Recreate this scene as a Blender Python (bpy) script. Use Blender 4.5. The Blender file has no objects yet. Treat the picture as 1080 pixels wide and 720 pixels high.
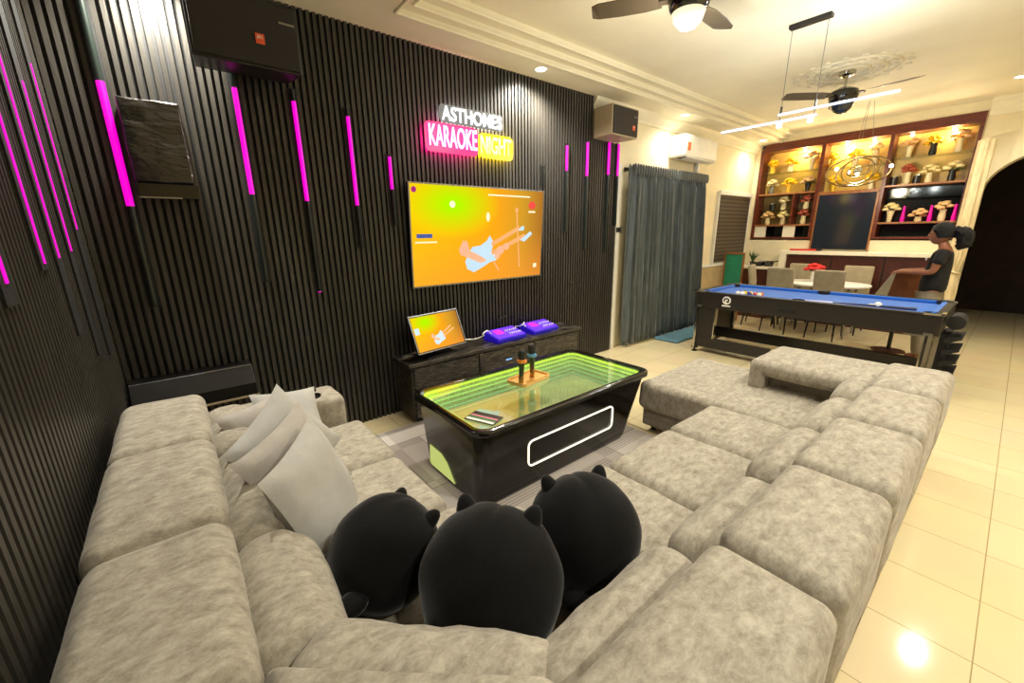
import bpy, math, random
from mathutils import Vector, Matrix, noise
random.seed(7)
R = math.radians
sc = bpy.context.scene
COL = sc.collection

# ------------------------------------------------------------ camera
yaw, pitch, roll = R(38.98), R(15.0), R(-0.866)
F = Vector((math.sin(yaw)*math.cos(pitch), math.cos(yaw)*math.cos(pitch), -math.sin(pitch)))
rt = Vector((math.cos(yaw), -math.sin(yaw), 0)); up = rt.cross(F)
c_, s_ = math.cos(roll), math.sin(roll)
RT = rt*c_ + up*s_; UP = -rt*s_ + up*c_
camd = bpy.data.cameras.new('camera'); cam = bpy.data.objects.new('camera', camd); COL.objects.link(cam)
camd.sensor_width = 36; camd.lens = 426.4/1080*36; camd.clip_start = 0.02
M = Matrix.Identity(4)
for i in range(3):
    M[i][0] = RT[i]; M[i][1] = UP[i]; M[i][2] = -F[i]
M[2][3] = 1.55
cam.matrix_world = M
sc.camera = cam

# ------------------------------------------------------------ world and exposure
w = bpy.data.worlds.new('world'); sc.world = w; w.use_nodes = True
w.node_tree.nodes['Background'].inputs[0].default_value = (0.9, 0.85, 0.75, 1)
w.node_tree.nodes['Background'].inputs[1].default_value = 0.3
sc.view_settings.view_transform = 'Standard'; sc.view_settings.look = 'None'
sc.view_settings.gamma = 1; sc.view_settings.use_curve_mapping = False
EXPO = 1.45
sc.view_settings.exposure = EXPO
DOWN_W = 26.0        # power of one ceiling downlight
WARM = (1.0, 0.95, 0.83)
EMI = 2**-EXPO      # lit things are given in display brightness; the exposure is taken out again
ZC = 2.99            # soffit height
ZT = 3.11            # tray height

def lamp(name, kind, loc, power, color, parent=None, size=0.1, rot=(0,0,0), spot=None, blend=0.6, size_y=None):
    d = bpy.data.lights.new(name, kind); d.energy = power; d.color = color
    if kind == 'AREA':
        d.shape = 'DISK' if size_y is None else 'RECTANGLE'; d.size = size
        if size_y is not None: d.size_y = size_y
    else: d.shadow_soft_size = size
    if kind == 'SPOT': d.spot_size = spot; d.spot_blend = blend
    o = bpy.data.objects.new(name, d); COL.objects.link(o)
    if parent is not None: o.parent = parent
    o.location = loc; o.rotation_euler = rot
    return o

# ------------------------------------------------------------ materials
def lin(c):
    return tuple(((v/255)/12.92 if v/255 <= 0.04045 else ((v/255+0.055)/1.055)**2.4) for v in c) + (1,)

def mat(name, rgb, rough=0.5, metal=0.0, emit=None, estr=0.0, noise_amt=0.0, nscale=8.0, bump=0.0, bscale=60.0,
        sheen=0.0, coat=0.0, spec=0.5, alpha=1.0, trans=0.0, stretch=(1,1,1), rgb2=None, coords='Object'):
    m = bpy.data.materials.new(name); m.use_nodes = True
    nt = m.node_tree; b = nt.nodes['Principled BSDF']
    c = lin(rgb); b.inputs['Base Color'].default_value = c
    b.inputs['Roughness'].default_value = rough; b.inputs['Metallic'].default_value = metal
    b.inputs['Specular IOR Level'].default_value = spec
    b.inputs['Sheen Weight'].default_value = sheen; b.inputs['Sheen Roughness'].default_value = 0.4
    b.inputs['Coat Weight'].default_value = coat; b.inputs['Coat Roughness'].default_value = 0.06
    b.inputs['Transmission Weight'].default_value = trans; b.inputs['Alpha'].default_value = alpha
    if emit is not None:
        b.inputs['Emission Color'].default_value = lin(emit); b.inputs['Emission Strength'].default_value = estr
    tc = mp = None
    def coord():
        nonlocal tc, mp
        if mp is None:
            tc = nt.nodes.new('ShaderNodeTexCoord'); mp = nt.nodes.new('ShaderNodeMapping')
            mp.inputs['Scale'].default_value = stretch
            nt.links.new(tc.outputs[coords], mp.inputs['Vector'])
        return mp.outputs['Vector']
    # every material gets at least a faint procedural variation
    n = nt.nodes.new('ShaderNodeTexNoise'); n.inputs['Scale'].default_value = nscale
    n.inputs['Detail'].default_value = 5; n.inputs['Roughness'].default_value = 0.65
    nt.links.new(coord(), n.inputs['Vector'])
    cr = nt.nodes.new('ShaderNodeValToRGB')
    a = noise_amt if noise_amt else 0.04
    if rgb2 is None:
        lo = tuple(v*(1-a) for v in c[:3])+(1,); hi = tuple(min(1, v*(1+a)) for v in c[:3])+(1,)
    else: lo, hi = c, lin(rgb2)
    cr.color_ramp.elements[0].color = lo; cr.color_ramp.elements[1].color = hi
    cr.color_ramp.elements[0].position = 0.35; cr.color_ramp.elements[1].position = 0.65
    nt.links.new(n.outputs['Fac'], cr.inputs['Fac']); nt.links.new(cr.outputs['Color'], b.inputs['Base Color'])
    if bump:
        n2 = nt.nodes.new('ShaderNodeTexNoise'); n2.inputs['Scale'].default_value = bscale
        n2.inputs['Detail'].default_value = 4
        nt.links.new(coord(), n2.inputs['Vector'])
        bp = nt.nodes.new('ShaderNodeBump'); bp.inputs['Strength'].default_value = bump; bp.inputs['Distance'].default_value = 0.01
        nt.links.new(n2.outputs['Fac'], bp.inputs['Height']); nt.links.new(bp.outputs['Normal'], b.inputs['Normal'])
    return m

def emat(name, rgb, s, rgb2=None):
    m = mat(name, tuple(v*0.5 for v in rgb), rough=0.4, emit=rgb, estr=s*EMI)
    return m

def tile_mat(name, c1, c2, grout, size, ox, oy, rough=0.09):
    m = bpy.data.materials.new(name); m.use_nodes = True; nt = m.node_tree; b = nt.nodes['Principled BSDF']
    tc = nt.nodes.new('ShaderNodeTexCoord'); mp = nt.nodes.new('ShaderNodeMapping')
    mp.inputs['Location'].default_value = (-ox, -oy, 0)
    nt.links.new(tc.outputs['Object'], mp.inputs['Vector'])
    br = nt.nodes.new('ShaderNodeTexBrick'); br.offset = 0; br.squash = 1
    br.inputs['Scale'].default_value = 1; br.inputs['Brick Width'].default_value = size; br.inputs['Row Height'].default_value = size
    br.inputs['Mortar Size'].default_value = 0.0022; br.inputs['Mortar Smooth'].default_value = 0.2
    br.inputs['Color1'].default_value = lin(c1); br.inputs['Color2'].default_value = lin(c2); br.inputs['Mortar'].default_value = lin(grout)
    nt.links.new(mp.outputs['Vector'], br.inputs['Vector'])
    n = nt.nodes.new('ShaderNodeTexNoise'); n.inputs['Scale'].default_value = 2.5; n.inputs['Detail'].default_value = 6
    nt.links.new(tc.outputs['Object'], n.inputs['Vector'])
    mx = nt.nodes.new('ShaderNodeMix'); mx.data_type = 'RGBA'; mx.blend_type = 'MULTIPLY'; mx.inputs[0].default_value = 0.18
    nt.links.new(br.outputs['Color'], mx.inputs[6]); nt.links.new(n.outputs['Color'], mx.inputs[7])
    nt.links.new(mx.outputs[2], b.inputs['Base Color'])
    b.inputs['Roughness'].default_value = rough; b.inputs['Specular IOR Level'].default_value = 0.55
    bp = nt.nodes.new('ShaderNodeBump'); bp.inputs['Strength'].default_value = 0.25; bp.inputs['Distance'].default_value = 0.004; bp.invert = True
    nt.links.new(br.outputs['Fac'], bp.inputs['Height']); nt.links.new(bp.outputs['Normal'], b.inputs['Normal'])
    return m

def fabric_mat(name, dark, light, scale=4.0, stretch=(1, 3, 1), sheen=0.5, fine=130):
    m = bpy.data.materials.new(name); m.use_nodes = True; nt = m.node_tree; b = nt.nodes['Principled BSDF']
    tc = nt.nodes.new('ShaderNodeTexCoord'); mp = nt.nodes.new('ShaderNodeMapping'); mp.inputs['Scale'].default_value = stretch
    mp.inputs['Rotation'].default_value = (0, 0, 0.5)
    nt.links.new(tc.outputs['Object'], mp.inputs['Vector'])
    a = nt.nodes.new('ShaderNodeTexNoise'); a.inputs['Scale'].default_value = scale; a.inputs['Detail'].default_value = 9
    a.inputs['Roughness'].default_value = 0.78; a.inputs['Distortion'].default_value = 0.25
    nt.links.new(mp.outputs['Vector'], a.inputs['Vector'])
    cr = nt.nodes.new('ShaderNodeValToRGB'); e = cr.color_ramp.elements
    e[0].position = 0.34; e[0].color = lin(dark); e[1].position = 0.66; e[1].color = lin(light)
    nt.links.new(a.outputs['Fac'], cr.inputs['Fac']); nt.links.new(cr.outputs['Color'], b.inputs['Base Color'])
    b.inputs['Roughness'].default_value = 0.9; b.inputs['Sheen Weight'].default_value = sheen; b.inputs['Sheen Roughness'].default_value = 0.35
    b.inputs['Specular IOR Level'].default_value = 0.2
    f = nt.nodes.new('ShaderNodeTexNoise'); f.inputs['Scale'].default_value = fine; f.inputs['Detail'].default_value = 3
    nt.links.new(tc.outputs['Object'], f.inputs['Vector'])
    ad = nt.nodes.new('ShaderNodeMath'); ad.operation = 'ADD'
    nt.links.new(f.outputs['Fac'], ad.inputs[1]); ad.inputs[0].default_value = 0
    bp = nt.nodes.new('ShaderNodeBump'); bp.inputs['Strength'].default_value = 0.3; bp.inputs['Distance'].default_value = 0.003
    nt.links.new(ad.outputs[0], bp.inputs['Height']); nt.links.new(bp.outputs['Normal'], b.inputs['Normal'])
    return m

def wood_mat(name, dark, light, scale=3.0, rough=0.35, stretch=(1, 1, 12)):
    m = bpy.data.materials.new(name); m.use_nodes = True; nt = m.node_tree; b = nt.nodes['Principled BSDF']
    tc = nt.nodes.new('ShaderNodeTexCoord'); mp = nt.nodes.new('ShaderNodeMapping'); mp.inputs['Scale'].default_value = stretch
    nt.links.new(tc.outputs['Object'], mp.inputs['Vector'])
    a = nt.nodes.new('ShaderNodeTexNoise'); a.inputs['Scale'].default_value = scale; a.inputs['Detail'].default_value = 6; a.inputs['Distortion'].default_value = 1.5
    nt.links.new(mp.outputs['Vector'], a.inputs['Vector'])
    cr = nt.nodes.new('ShaderNodeValToRGB'); e = cr.color_ramp.elements
    e[0].position = 0.3; e[0].color = lin(dark); e[1].position = 0.7; e[1].color = lin(light)
    nt.links.new(a.outputs['Fac'], cr.inputs['Fac']); nt.links.new(cr.outputs['Color'], b.inputs['Base Color'])
    b.inputs['Roughness'].default_value = rough
    return m

def stone_mat(name, dark, light, scale=4.0, stretch=(1, 1, 4), rough=0.3, bump=0.8):
    m = bpy.data.materials.new(name); m.use_nodes = True; nt = m.node_tree; b = nt.nodes['Principled BSDF']
    tc = nt.nodes.new('ShaderNodeTexCoord'); mp = nt.nodes.new('ShaderNodeMapping'); mp.inputs['Scale'].default_value = stretch
    nt.links.new(tc.outputs['Object'], mp.inputs['Vector'])
    a = nt.nodes.new('ShaderNodeTexNoise'); a.inputs['Scale'].default_value = scale; a.inputs['Detail'].default_value = 10
    a.inputs['Roughness'].default_value = 0.75; a.inputs['Distortion'].default_value = 1.6
    nt.links.new(mp.outputs['Vector'], a.inputs['Vector'])
    cr = nt.nodes.new('ShaderNodeValToRGB'); e = cr.color_ramp.elements
    e[0].position = 0.45; e[0].color = lin(dark); e[1].position = 0.68; e[1].color = lin(light)
    nt.links.new(a.outputs['Fac'], cr.inputs['Fac']); nt.links.new(cr.outputs['Color'], b.inputs['Base Color'])
    b.inputs['Roughness'].default_value = rough
    bp = nt.nodes.new('ShaderNodeBump'); bp.inputs['Strength'].default_value = bump; bp.inputs['Distance'].default_value = 0.012
    nt.links.new(a.outputs['Fac'], bp.inputs['Height']); nt.links.new(bp.outputs['Normal'], b.inputs['Normal'])
    return m

def glass_mat(name, rgb=(235, 240, 235), rough=0.02, refl=0.12):
    """thin clear pane: mostly transparent, with a fresnel reflection"""
    m = bpy.data.materials.new(name); m.use_nodes = True; nt = m.node_tree; nt.nodes.clear()
    out = nt.nodes.new('ShaderNodeOutputMaterial'); mx = nt.nodes.new('ShaderNodeMixShader')
    t = nt.nodes.new('ShaderNodeBsdfTransparent'); t.inputs[0].default_value = lin(rgb)
    g = nt.nodes.new('ShaderNodeBsdfGlossy'); g.inputs['Roughness'].default_value = rough
    lw = nt.nodes.new('ShaderNodeFresnel'); lw.inputs[0].default_value = 1.5
    ad = nt.nodes.new('ShaderNodeMath'); ad.operation = 'ADD'; ad.inputs[1].default_value = refl; ad.use_clamp = True
    ge = nt.nodes.new('ShaderNodeNewGeometry'); sb_ = nt.nodes.new('ShaderNodeMath'); sb_.operation = 'SUBTRACT'; sb_.inputs[0].default_value = 1
    ml = nt.nodes.new('ShaderNodeMath'); ml.operation = 'MULTIPLY'
    nt.links.new(ge.outputs['Backfacing'], sb_.inputs[1])
    nt.links.new(lw.outputs[0], ad.inputs[0]); nt.links.new(ad.outputs[0], ml.inputs[0]); nt.links.new(sb_.outputs[0], ml.inputs[1]); nt.links.new(ml.outputs[0], mx.inputs[0])
    nt.links.new(t.outputs[0], mx.inputs[1]); nt.links.new(g.outputs[0], mx.inputs[2]); nt.links.new(mx.outputs[0], out.inputs[0])
    return m

MT = {}
MT['slat'] = mat('slat_charcoal', (56, 53, 48), rough=0.42, noise_amt=0.2, nscale=6, bump=0.15, bscale=120, stretch=(1, 1, 0.15))
MT['groove'] = mat('groove_black', (8, 8, 7), rough=0.7)
MT['wall'] = mat('cream_plaster', (238, 226, 190), rough=0.65, noise_amt=0.05, nscale=3, bump=0.1, bscale=90)
MT['wain'] = mat('tan_wainscot', (196, 172, 128), rough=0.5, noise_amt=0.08)
MT['ceil'] = mat('ceiling_plaster', (238, 230, 202), rough=0.7, noise_amt=0.03, nscale=2)
MT['white'] = mat('white_paint', (238, 236, 226), rough=0.4)
MT['floor'] = tile_mat('cream_floor_tile', (232, 214, 168), (236, 219, 176), (172, 154, 112), 0.4, 2.01, -0.18)
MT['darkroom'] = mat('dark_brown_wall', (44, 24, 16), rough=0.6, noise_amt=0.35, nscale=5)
MT['sofa'] = fabric_mat('grey_beige_velvet', (128, 120, 106), (182, 175, 159), scale=19.0, stretch=(1, 1.7, 1), sheen=0.12)
MT['sofa_side'] = fabric_mat('grey_velvet_side', (118, 110, 98), (168, 160, 146), scale=9.0, stretch=(1, 1, 2), sheen=0.0)
MT['pillow'] = fabric_mat('pillow_grey', (164, 162, 156), (182, 181, 176), scale=3, stretch=(1, 1, 1), sheen=0.3, fine=220)
MT['pillow2'] = fabric_mat('pillow_taupe', (160, 154, 146), (178, 172, 164), scale=3, stretch=(1, 1, 1), sheen=0.3, fine=220)
MT['plush'] = fabric_mat('black_plush', (4, 4, 4), (13, 12, 12), scale=9, stretch=(1, 1, 1), sheen=0.22, fine=160)
MT['black'] = mat('black_satin', (16, 15, 15), rough=0.35)
MT['blackgloss'] = mat('black_gloss', (14, 12, 10), rough=0.12, coat=0.6)
MT['blackmatte'] = mat('black_matte', (14, 13, 13), rough=0.7, bump=0.3, bscale=200)
MT['vinyl'] = mat('wrinkled_black_vinyl', (30, 28, 24), rough=0.22, bump=1.0, bscale=16, stretch=(1, 1, 2.5), coat=0.5)
MT['grille'] = mat('speaker_grille', (30, 24, 22), rough=0.6, bump=0.5, bscale=350)
MT['spkside'] = mat('speaker_side_lit_tone', (176, 160, 130), rough=0.45)  # pale tone stands in for lamplight falling on the speaker's side
MT['chrome'] = mat('chrome', (205, 205, 200), rough=0.15, metal=1.0)
MT['steel'] = mat('brushed_steel', (150, 150, 146), rough=0.3, metal=0.9)
MT['console'] = stone_mat('black_laminate_veins_glints', (16, 15, 14), (112, 104, 90), scale=9, stretch=(0.8, 1, 3.5), rough=0.28)  # veins lightened to carry glints and light falling on the bumps
MT['tub'] = mat('coffee_black_gloss', (12, 9, 7), rough=0.16, coat=0.12, noise_amt=0.4, nscale=2.5, spec=0.35)
MT['glass'] = glass_mat('table_glass', (250, 252, 244), refl=0.26)
MT['pane'] = glass_mat('shelf_glass', (225, 232, 215), refl=0.08)
MT['curtain'] = mat('slate_curtain', (78, 86, 86), rough=0.5, sheen=0.5, noise_amt=0.25, nscale=20, stretch=(1, 1, 0.2))
MT['mahogany'] = wood_mat('mahogany', (72, 26, 12), (120, 52, 26))
MT['shelfwood'] = wood_mat('shelf_wood', (130, 78, 40), (176, 118, 66), stretch=(1, 12, 1))
MT['lightwood'] = wood_mat('tray_wood', (206, 150, 70), (232, 184, 106), stretch=(1, 8, 1), rough=0.4)
MT['goldback'] = mat('gold_cabinet_back', (214, 180, 92), rough=0.35, noise_amt=0.15, nscale=4)
MT['darkmirror'] = mat('dark_mirror', (58, 60, 56), rough=0.08, metal=0.7)
MT['darkglass'] = mat('dark_screen_glass', (34, 42, 52), rough=0.12, coat=0.5)
MT['felt'] = mat('blue_felt', (34, 104, 200), rough=0.9, sheen=0.3, noise_amt=0.06, nscale=40)
MT['pool'] = mat('pool_black_laminate', (34, 31, 28), rough=0.35)
MT['counter'] = mat('counter_white_stone', (244, 236, 212), rough=0.25, coat=0.3)
MT['brownpanel'] = mat('counter_brown_panel', (74, 34, 24), rough=0.35, noise_amt=0.2, nscale=6, coat=0.3)
MT['chairfab'] = fabric_mat('chair_grey_fabric', (150, 138, 112), (172, 160, 132), scale=8, stretch=(1, 1, 1), sheen=0.2)
MT['brownfab'] = fabric_mat('brown_chair_fabric', (92, 54, 36), (118, 72, 48), scale=5, stretch=(1, 1, 1), sheen=0.2)
MT['drape'] = mat('cream_drape', (226, 208, 164), rough=0.7, noise_amt=0.15, nscale=25, stretch=(1, 1, 0.2), bump=0.2, bscale=30)
MT['skin'] = mat('skin', (146, 92, 62), rough=0.5)
MT['hair'] = mat('dark_hair', (9, 7, 6), rough=0.8, bump=0.8, bscale=60, noise_amt=0.4, nscale=30)
MT['shirt'] = mat('black_cotton', (7, 7, 8), rough=0.8)
MT['trouser'] = mat('grey_trousers', (150, 140, 122), rough=0.8)
MT['leaf'] = mat('leaf_green', (52, 84, 36), rough=0.6, noise_amt=0.3)
MT['magenta_tube'] = emat('magenta_led', (255, 0, 200), 1.15)
MT['unlit'] = mat('unlit_tube', (26, 34, 30), rough=0.3)
MT['lampwhite'] = emat('downlight_lens', (255, 246, 226), 14.0)
MT['barwhite'] = emat('cool_led_bar', (190, 206, 255), 2.6)

# ------------------------------------------------------------ mesh helpers
class MB:
    def __init__(s): s.v = []; s.f = []; s.m = []; s.cur = 0
    def add(s, vs, fs):
        o = len(s.v); s.v += [tuple(v) for v in vs]; s.f += [tuple(i+o for i in f) for f in fs]; s.m += [s.cur]*len(fs); return s
    def hexa(s, p):   # 8 points: bottom 4 ccw, top 4 ccw
        return s.add(p, [(3,2,1,0), (4,5,6,7), (0,1,5,4), (1,2,6,5), (2,3,7,6), (3,0,4,7)])
    def box(s, x0, x1, y0, y1, z0, z1):
        return s.hexa([(x0,y0,z0),(x1,y0,z0),(x1,y1,z0),(x0,y1,z0),(x0,y0,z1),(x1,y0,z1),(x1,y1,z1),(x0,y1,z1)])
    def rings(s, rings, cap0=True, cap1=True, closed=False):
        n = len(rings[0]); vs = [p for r in rings for p in r]; fs = []
        m = len(rings)
        for i in range(m if closed else m-1):
            for j in range(n):
                a = i*n+j; b = i*n+(j+1) % n; c = ((i+1) % m)*n+(j+1) % n; d = ((i+1) % m)*n+j
                fs.append((a, b, c, d))
        if not closed:
            if cap0: fs.append(tuple(reversed(range(n))))
            if cap1: fs.append(tuple(range((m-1)*n, m*n)))
        return s.add(vs, fs)
    def tube(s, pts, r, n=10, closed=False):
        pts = [Vector(p) for p in pts]; rs = r if isinstance(r, (list, tuple)) else [r]*len(pts)
        out = []; prev = None; m = len(pts)
        for i, p in enumerate(pts):
            if closed: t = (pts[(i+1) % m]-pts[i-1])
            else: t = pts[min(i+1, m-1)]-pts[max(i-1, 0)]
            t.normalize()
            if prev is None:
                a = Vector((0,0,1)) if abs(t.z) < 0.9 else Vector((1,0,0))
            else: a = prev
            u = (a - t*a.dot(t)).normalized(); v = t.cross(u); prev = u
            out.append([p + (u*math.cos(2*math.pi*k/n)+v*math.sin(2*math.pi*k/n))*rs[i] for k in range(n)])
        return s.rings(out, closed=closed)
    def cyl(s, p0, p1, r, n=20): return s.tube([p0, p1], r, n)
    def lathe(s, prof, c=(0,0,0), n=24, sx=1, sy=1):
        return s.rings([[(c[0]+r*sx*math.cos(2*math.pi*k/n), c[1]+r*sy*math.sin(2*math.pi*k/n), c[2]+z) for k in range(n)] for r, z in prof])
    def ball(s, c, r, n=12, m=8, sq=(1,1,1)):
        c = Vector(c)
        return s.rings([[(c.x+sq[0]*r*math.sin(t)*math.cos(2*math.pi*k/n), c.y+sq[1]*r*math.sin(t)*math.sin(2*math.pi*k/n), c.z-sq[2]*r*math.cos(t)) for k in range(n)]
                        for t in [max(0.02, min(math.pi-0.02, math.pi*i/m)) for i in range(m+1)]])
    def prism(s, poly, axis, a, b):
        """extrude a 2-D polygon along axis (0,1,2) from a to b"""
        def P(p, t):
            q = [p[0], p[1]]; q.insert(axis, t); return tuple(q)
        return s.rings([[P(p, a) for p in poly], [P(p, b) for p in poly]])
    def xf(s, mtx):
        s.v = [tuple(mtx @ Vector(v)) for v in s.v]; return s

def build(name, mb, m, parent=None, world=False, smooth=False, bevel=0.0, mats=None, segs=2):
    me = bpy.data.meshes.new(name)
    vs = mb.v
    if world and parent is not None:
        inv = Matrix.Translation(parent_world(parent)).inverted() if not parent.rotation_euler.z else (Matrix.Translation(parent.location) @ Matrix.Rotation(parent.rotation_euler.z, 4, 'Z')).inverted()
        vs = [tuple(inv @ Vector(v)) for v in vs]
    me.from_pydata(vs, [], mb.f)
    me.materials.append(m)
    for x in (mats or []): me.materials.append(x)
    for i, p in enumerate(me.polygons): p.material_index = mb.m[i]
    import bmesh as _b
    bm = _b.new(); bm.from_mesh(me)
    _b.ops.recalc_face_normals(bm, faces=bm.faces)
    bm.to_mesh(me); bm.free()
    if smooth:
        for p in me.polygons: p.use_smooth = True
        try: me.set_sharp_from_angle(angle=R(50))
        except Exception: pass
    o = bpy.data.objects.new(name, me); COL.objects.link(o)
    if parent is not None: o.parent = parent
    if bevel:
        b = o.modifiers.new('bevel', 'BEVEL'); b.width = bevel; b.segments = segs; b.limit_method = 'ANGLE'; b.angle_limit = R(40)
    return o

def parent_world(p):
    v = Vector(p.location)
    while p.parent is not None: p = p.parent; v = v + p.location
    return v

def tag(o, label=None, cat=None, group=None, kind=None):
    if label: o['label'] = label
    if cat: o['category'] = cat
    if group: o['group'] = group
    if kind: o['kind'] = kind
    return o

def thing(name, label, cat, loc=(0,0,0), rotz=0, group=None):
    o = bpy.data.objects.new(name, None); COL.objects.link(o); o.empty_display_size = 0.05
    o.location = loc; o.rotation_euler = (0, 0, rotz)
    return tag(o, label, cat, group)

def structure(name, mb, m, **k):
    return tag(build(name, mb, m, **k), kind='structure')

def kids(o): return [x for x in COL.objects if x.parent == o]
def dup(root, loc=None, rotz=None, label=None, group=None, scale=None):
    r = root.copy(); COL.objects.link(r)
    if loc is not None: r.location = loc
    if rotz is not None: r.rotation_euler = (0, 0, rotz)
    if scale is not None: r.scale = scale if isinstance(scale, tuple) else (scale,)*3
    if label: r['label'] = label
    if group: r['group'] = group
    for ch in kids(root):
        c = ch.copy(); COL.objects.link(c); c.parent = r
        for g in kids(ch):
            d = g.copy(); COL.objects.link(d); d.parent = c
    return r

def axis_samples(h, r, n):
    e = [h-r*(1-math.tan(a)) if False else h-r+r*math.tan(a) for a in (R(0), R(15), R(30), R(45))]
    inner = [-(h-r)+2*(h-r)*i/n for i in range(1, n)]
    return [-x for x in reversed(e)] + inner + e

def soft(sx, sy, sz, r=0.05, n=(8, 8, 3), puff=(0, 0, 0), wr=0.0, wf=6.0, seed=0, warp=None, mb=None):
    """rounded, puffed upholstery block centred on the origin"""
    hx, hy, hz = sx/2, sy/2, sz/2; r = min(r, hx*0.98, hy*0.98, hz*0.98)
    A = [axis_samples(h, r, k) for h, k in zip((hx, hy, hz), n)]
    H = (hx, hy, hz); vid = {}; vs = []; fs = []
    def V(p):
        k = tuple(round(c, 5) for c in p)
        if k in vid: return vid[k]
        q = Vector(p); c = Vector([max(-(H[i]-r), min(H[i]-r, q[i])) for i in range(3)]); d = q-c
        if d.length > 1e-7: q = c + d.normalized()*r
        nd = d.normalized() if d.length > 1e-7 else Vector((0,0,1))
        u = [p[i]/H[i] for i in range(3)]
        for i in range(3):
            j, l = (i+1) % 3, (i+2) % 3
            q[i] += puff[i]*u[i]*(1-u[j]**2)*(1-u[l]**2) if abs(u[i]) > 0.5 else 0
        if wr:
            nn = noise.noise(Vector(q)*wf+Vector((seed*7.3, seed*3.1, 0)))+0.5*noise.noise(Vector(q)*wf*2.3+Vector((seed, 0, 5)))
            q += nd*wr*nn
        if warp: q = warp(q)
        vid[k] = len(vs); vs.append(tuple(q)); return vid[k]
    for ax in range(3):
        a, b = (ax+1) % 3, (ax+2) % 3
        for sgn in (-1, 1):
            for i in range(len(A[a])-1):
                for j in range(len(A[b])-1):
                    q = []
                    for (u, v) in ((i, j), (i+1, j), (i+1, j+1), (i, j+1)):
                        p = [0, 0, 0]; p[ax] = sgn*H[ax]; p[a] = A[a][u]; p[b] = A[b][v]; q.append(V(p))
                    fs.append(tuple(q if sgn > 0 else reversed(q)))
    mb = mb or MB(); return mb.add(vs, fs)

def soft_at(x0, x1, y0, y1, z0, z1, **k):
    mb = soft(x1-x0, y1-y0, z1-z0, **k)
    return mb.xf(Matrix.Translation(((x0+x1)/2, (y0+y1)/2, (z0+z1)/2)))

def quad_warp(P, hx, hy, zc):
    """map a centred block onto the plan quad P (corners for (-,-),(+,-),(+,+),(-,+))"""
    P = [Vector((p[0], p[1])) for p in P]
    def f(q):
        u = (q.x/hx+1)/2; v = (q.y/hy+1)/2
        xy = P[0]*(1-u)*(1-v)+P[1]*u*(1-v)+P[2]*u*v+P[3]*(1-u)*v
        return Vector((xy.x, xy.y, q.z+zc))
    return f

# ============================================================ STRUCTURE
XW0, XW1, YB = -0.37, 8.45, -3.2
YW = 3.34
structure('floor', MB().box(XW0-0.2, 12.2, YB-0.2, YW+0.3, -0.1, 0), MT['floor'])
# left wall, back wall
structure('wall_left', MB().box(XW0-0.15, XW0-0.022, YB-0.1, YW+0.1, 0, 3.2), MT['groove'])
structure('wall_back', MB().box(XW0-0.1, XW1+0.2, YB-0.15, YB, 0, 3.2), MT['wall'])
structure('wall_front', MB().box(XW0-0.1, XW1+0.3, YW, YW+0.15, 0, 3.2), MT['wall'])
# right wall with the arched opening (jamb at y=0.45) and the cabinet niche (y 0.62..3.25)
mb = MB()
mb.box(XW1, XW1+0.3, 0.47, 0.60, 0, 3.2)
mb.box(XW1, XW1+0.3, 0.60, 3.26, 0, 1.36)
mb.box(XW1, XW1+0.3, 3.26, YW+0.1, 0, 3.2)
mb.box(XW1, XW1+0.3, 0.60, 3.26, 2.985, 3.2)
mb.box(XW1+0.28, XW1+0.34, 0.55, 3.3, 1.3, 3.0)
# arch: spring at z 2.05, centre y -0.35
N = 20; yc, ra, zs, rz_ = -0.35, 0.82, 2.02, 0.5
prev = None
for i in range(N+1):
    t = math.pi*i/N; y = yc+ra*math.cos(t); z = zs+rz_*math.sin(t)
    if prev:
        y0, z0 = prev
        mb.hexa([(XW1, y, z), (XW1+0.3, y, z), (XW1+0.3, y0, z0), (XW1, y0, z0), (XW1, y, 3.2), (XW1+0.3, y, 3.2), (XW1+0.3, y0, 3.2), (XW1, y0, 3.2)])
    prev = (y, z)
mb.box(XW1, XW1+0.3, YB, yc-ra, 0, 3.2)
structure('wall_right', mb, MT['wall'])
# dim hall beyond the arch
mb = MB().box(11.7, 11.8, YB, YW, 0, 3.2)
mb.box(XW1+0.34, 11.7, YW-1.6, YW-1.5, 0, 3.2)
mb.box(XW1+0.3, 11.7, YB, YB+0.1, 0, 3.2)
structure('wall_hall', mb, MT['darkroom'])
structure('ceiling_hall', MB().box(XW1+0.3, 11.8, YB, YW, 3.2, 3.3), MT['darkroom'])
# ceiling: soffit ring, two steps, raised tray
mb = MB(); TX0, TX1, TY0, TY1 = 1.42, XW1, -2.4, 2.95
def ring(x0, y0, y1, z0):        # soffit or step on three sides; the tray runs on to the cabinet wall
    mb.box(XW0-0.1, XW1+0.1, y1, YW+0.1, z0, 3.25); mb.box(XW0-0.1, XW1+0.1, YB-0.1, y0, z0, 3.25); mb.box(XW0-0.1, x0, y0, y1, z0, 3.25)
for d, z in ((0.0, ZC), (0.09, ZC+0.035), (0.19, ZC+0.075)): ring(TX0+d, TY0+d, TY1-d, z)
mb.box(TX0, TX1+0.1, TY0, TY1, ZT, 3.25)
structure('ceiling', mb, MT['ceil'])
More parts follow.
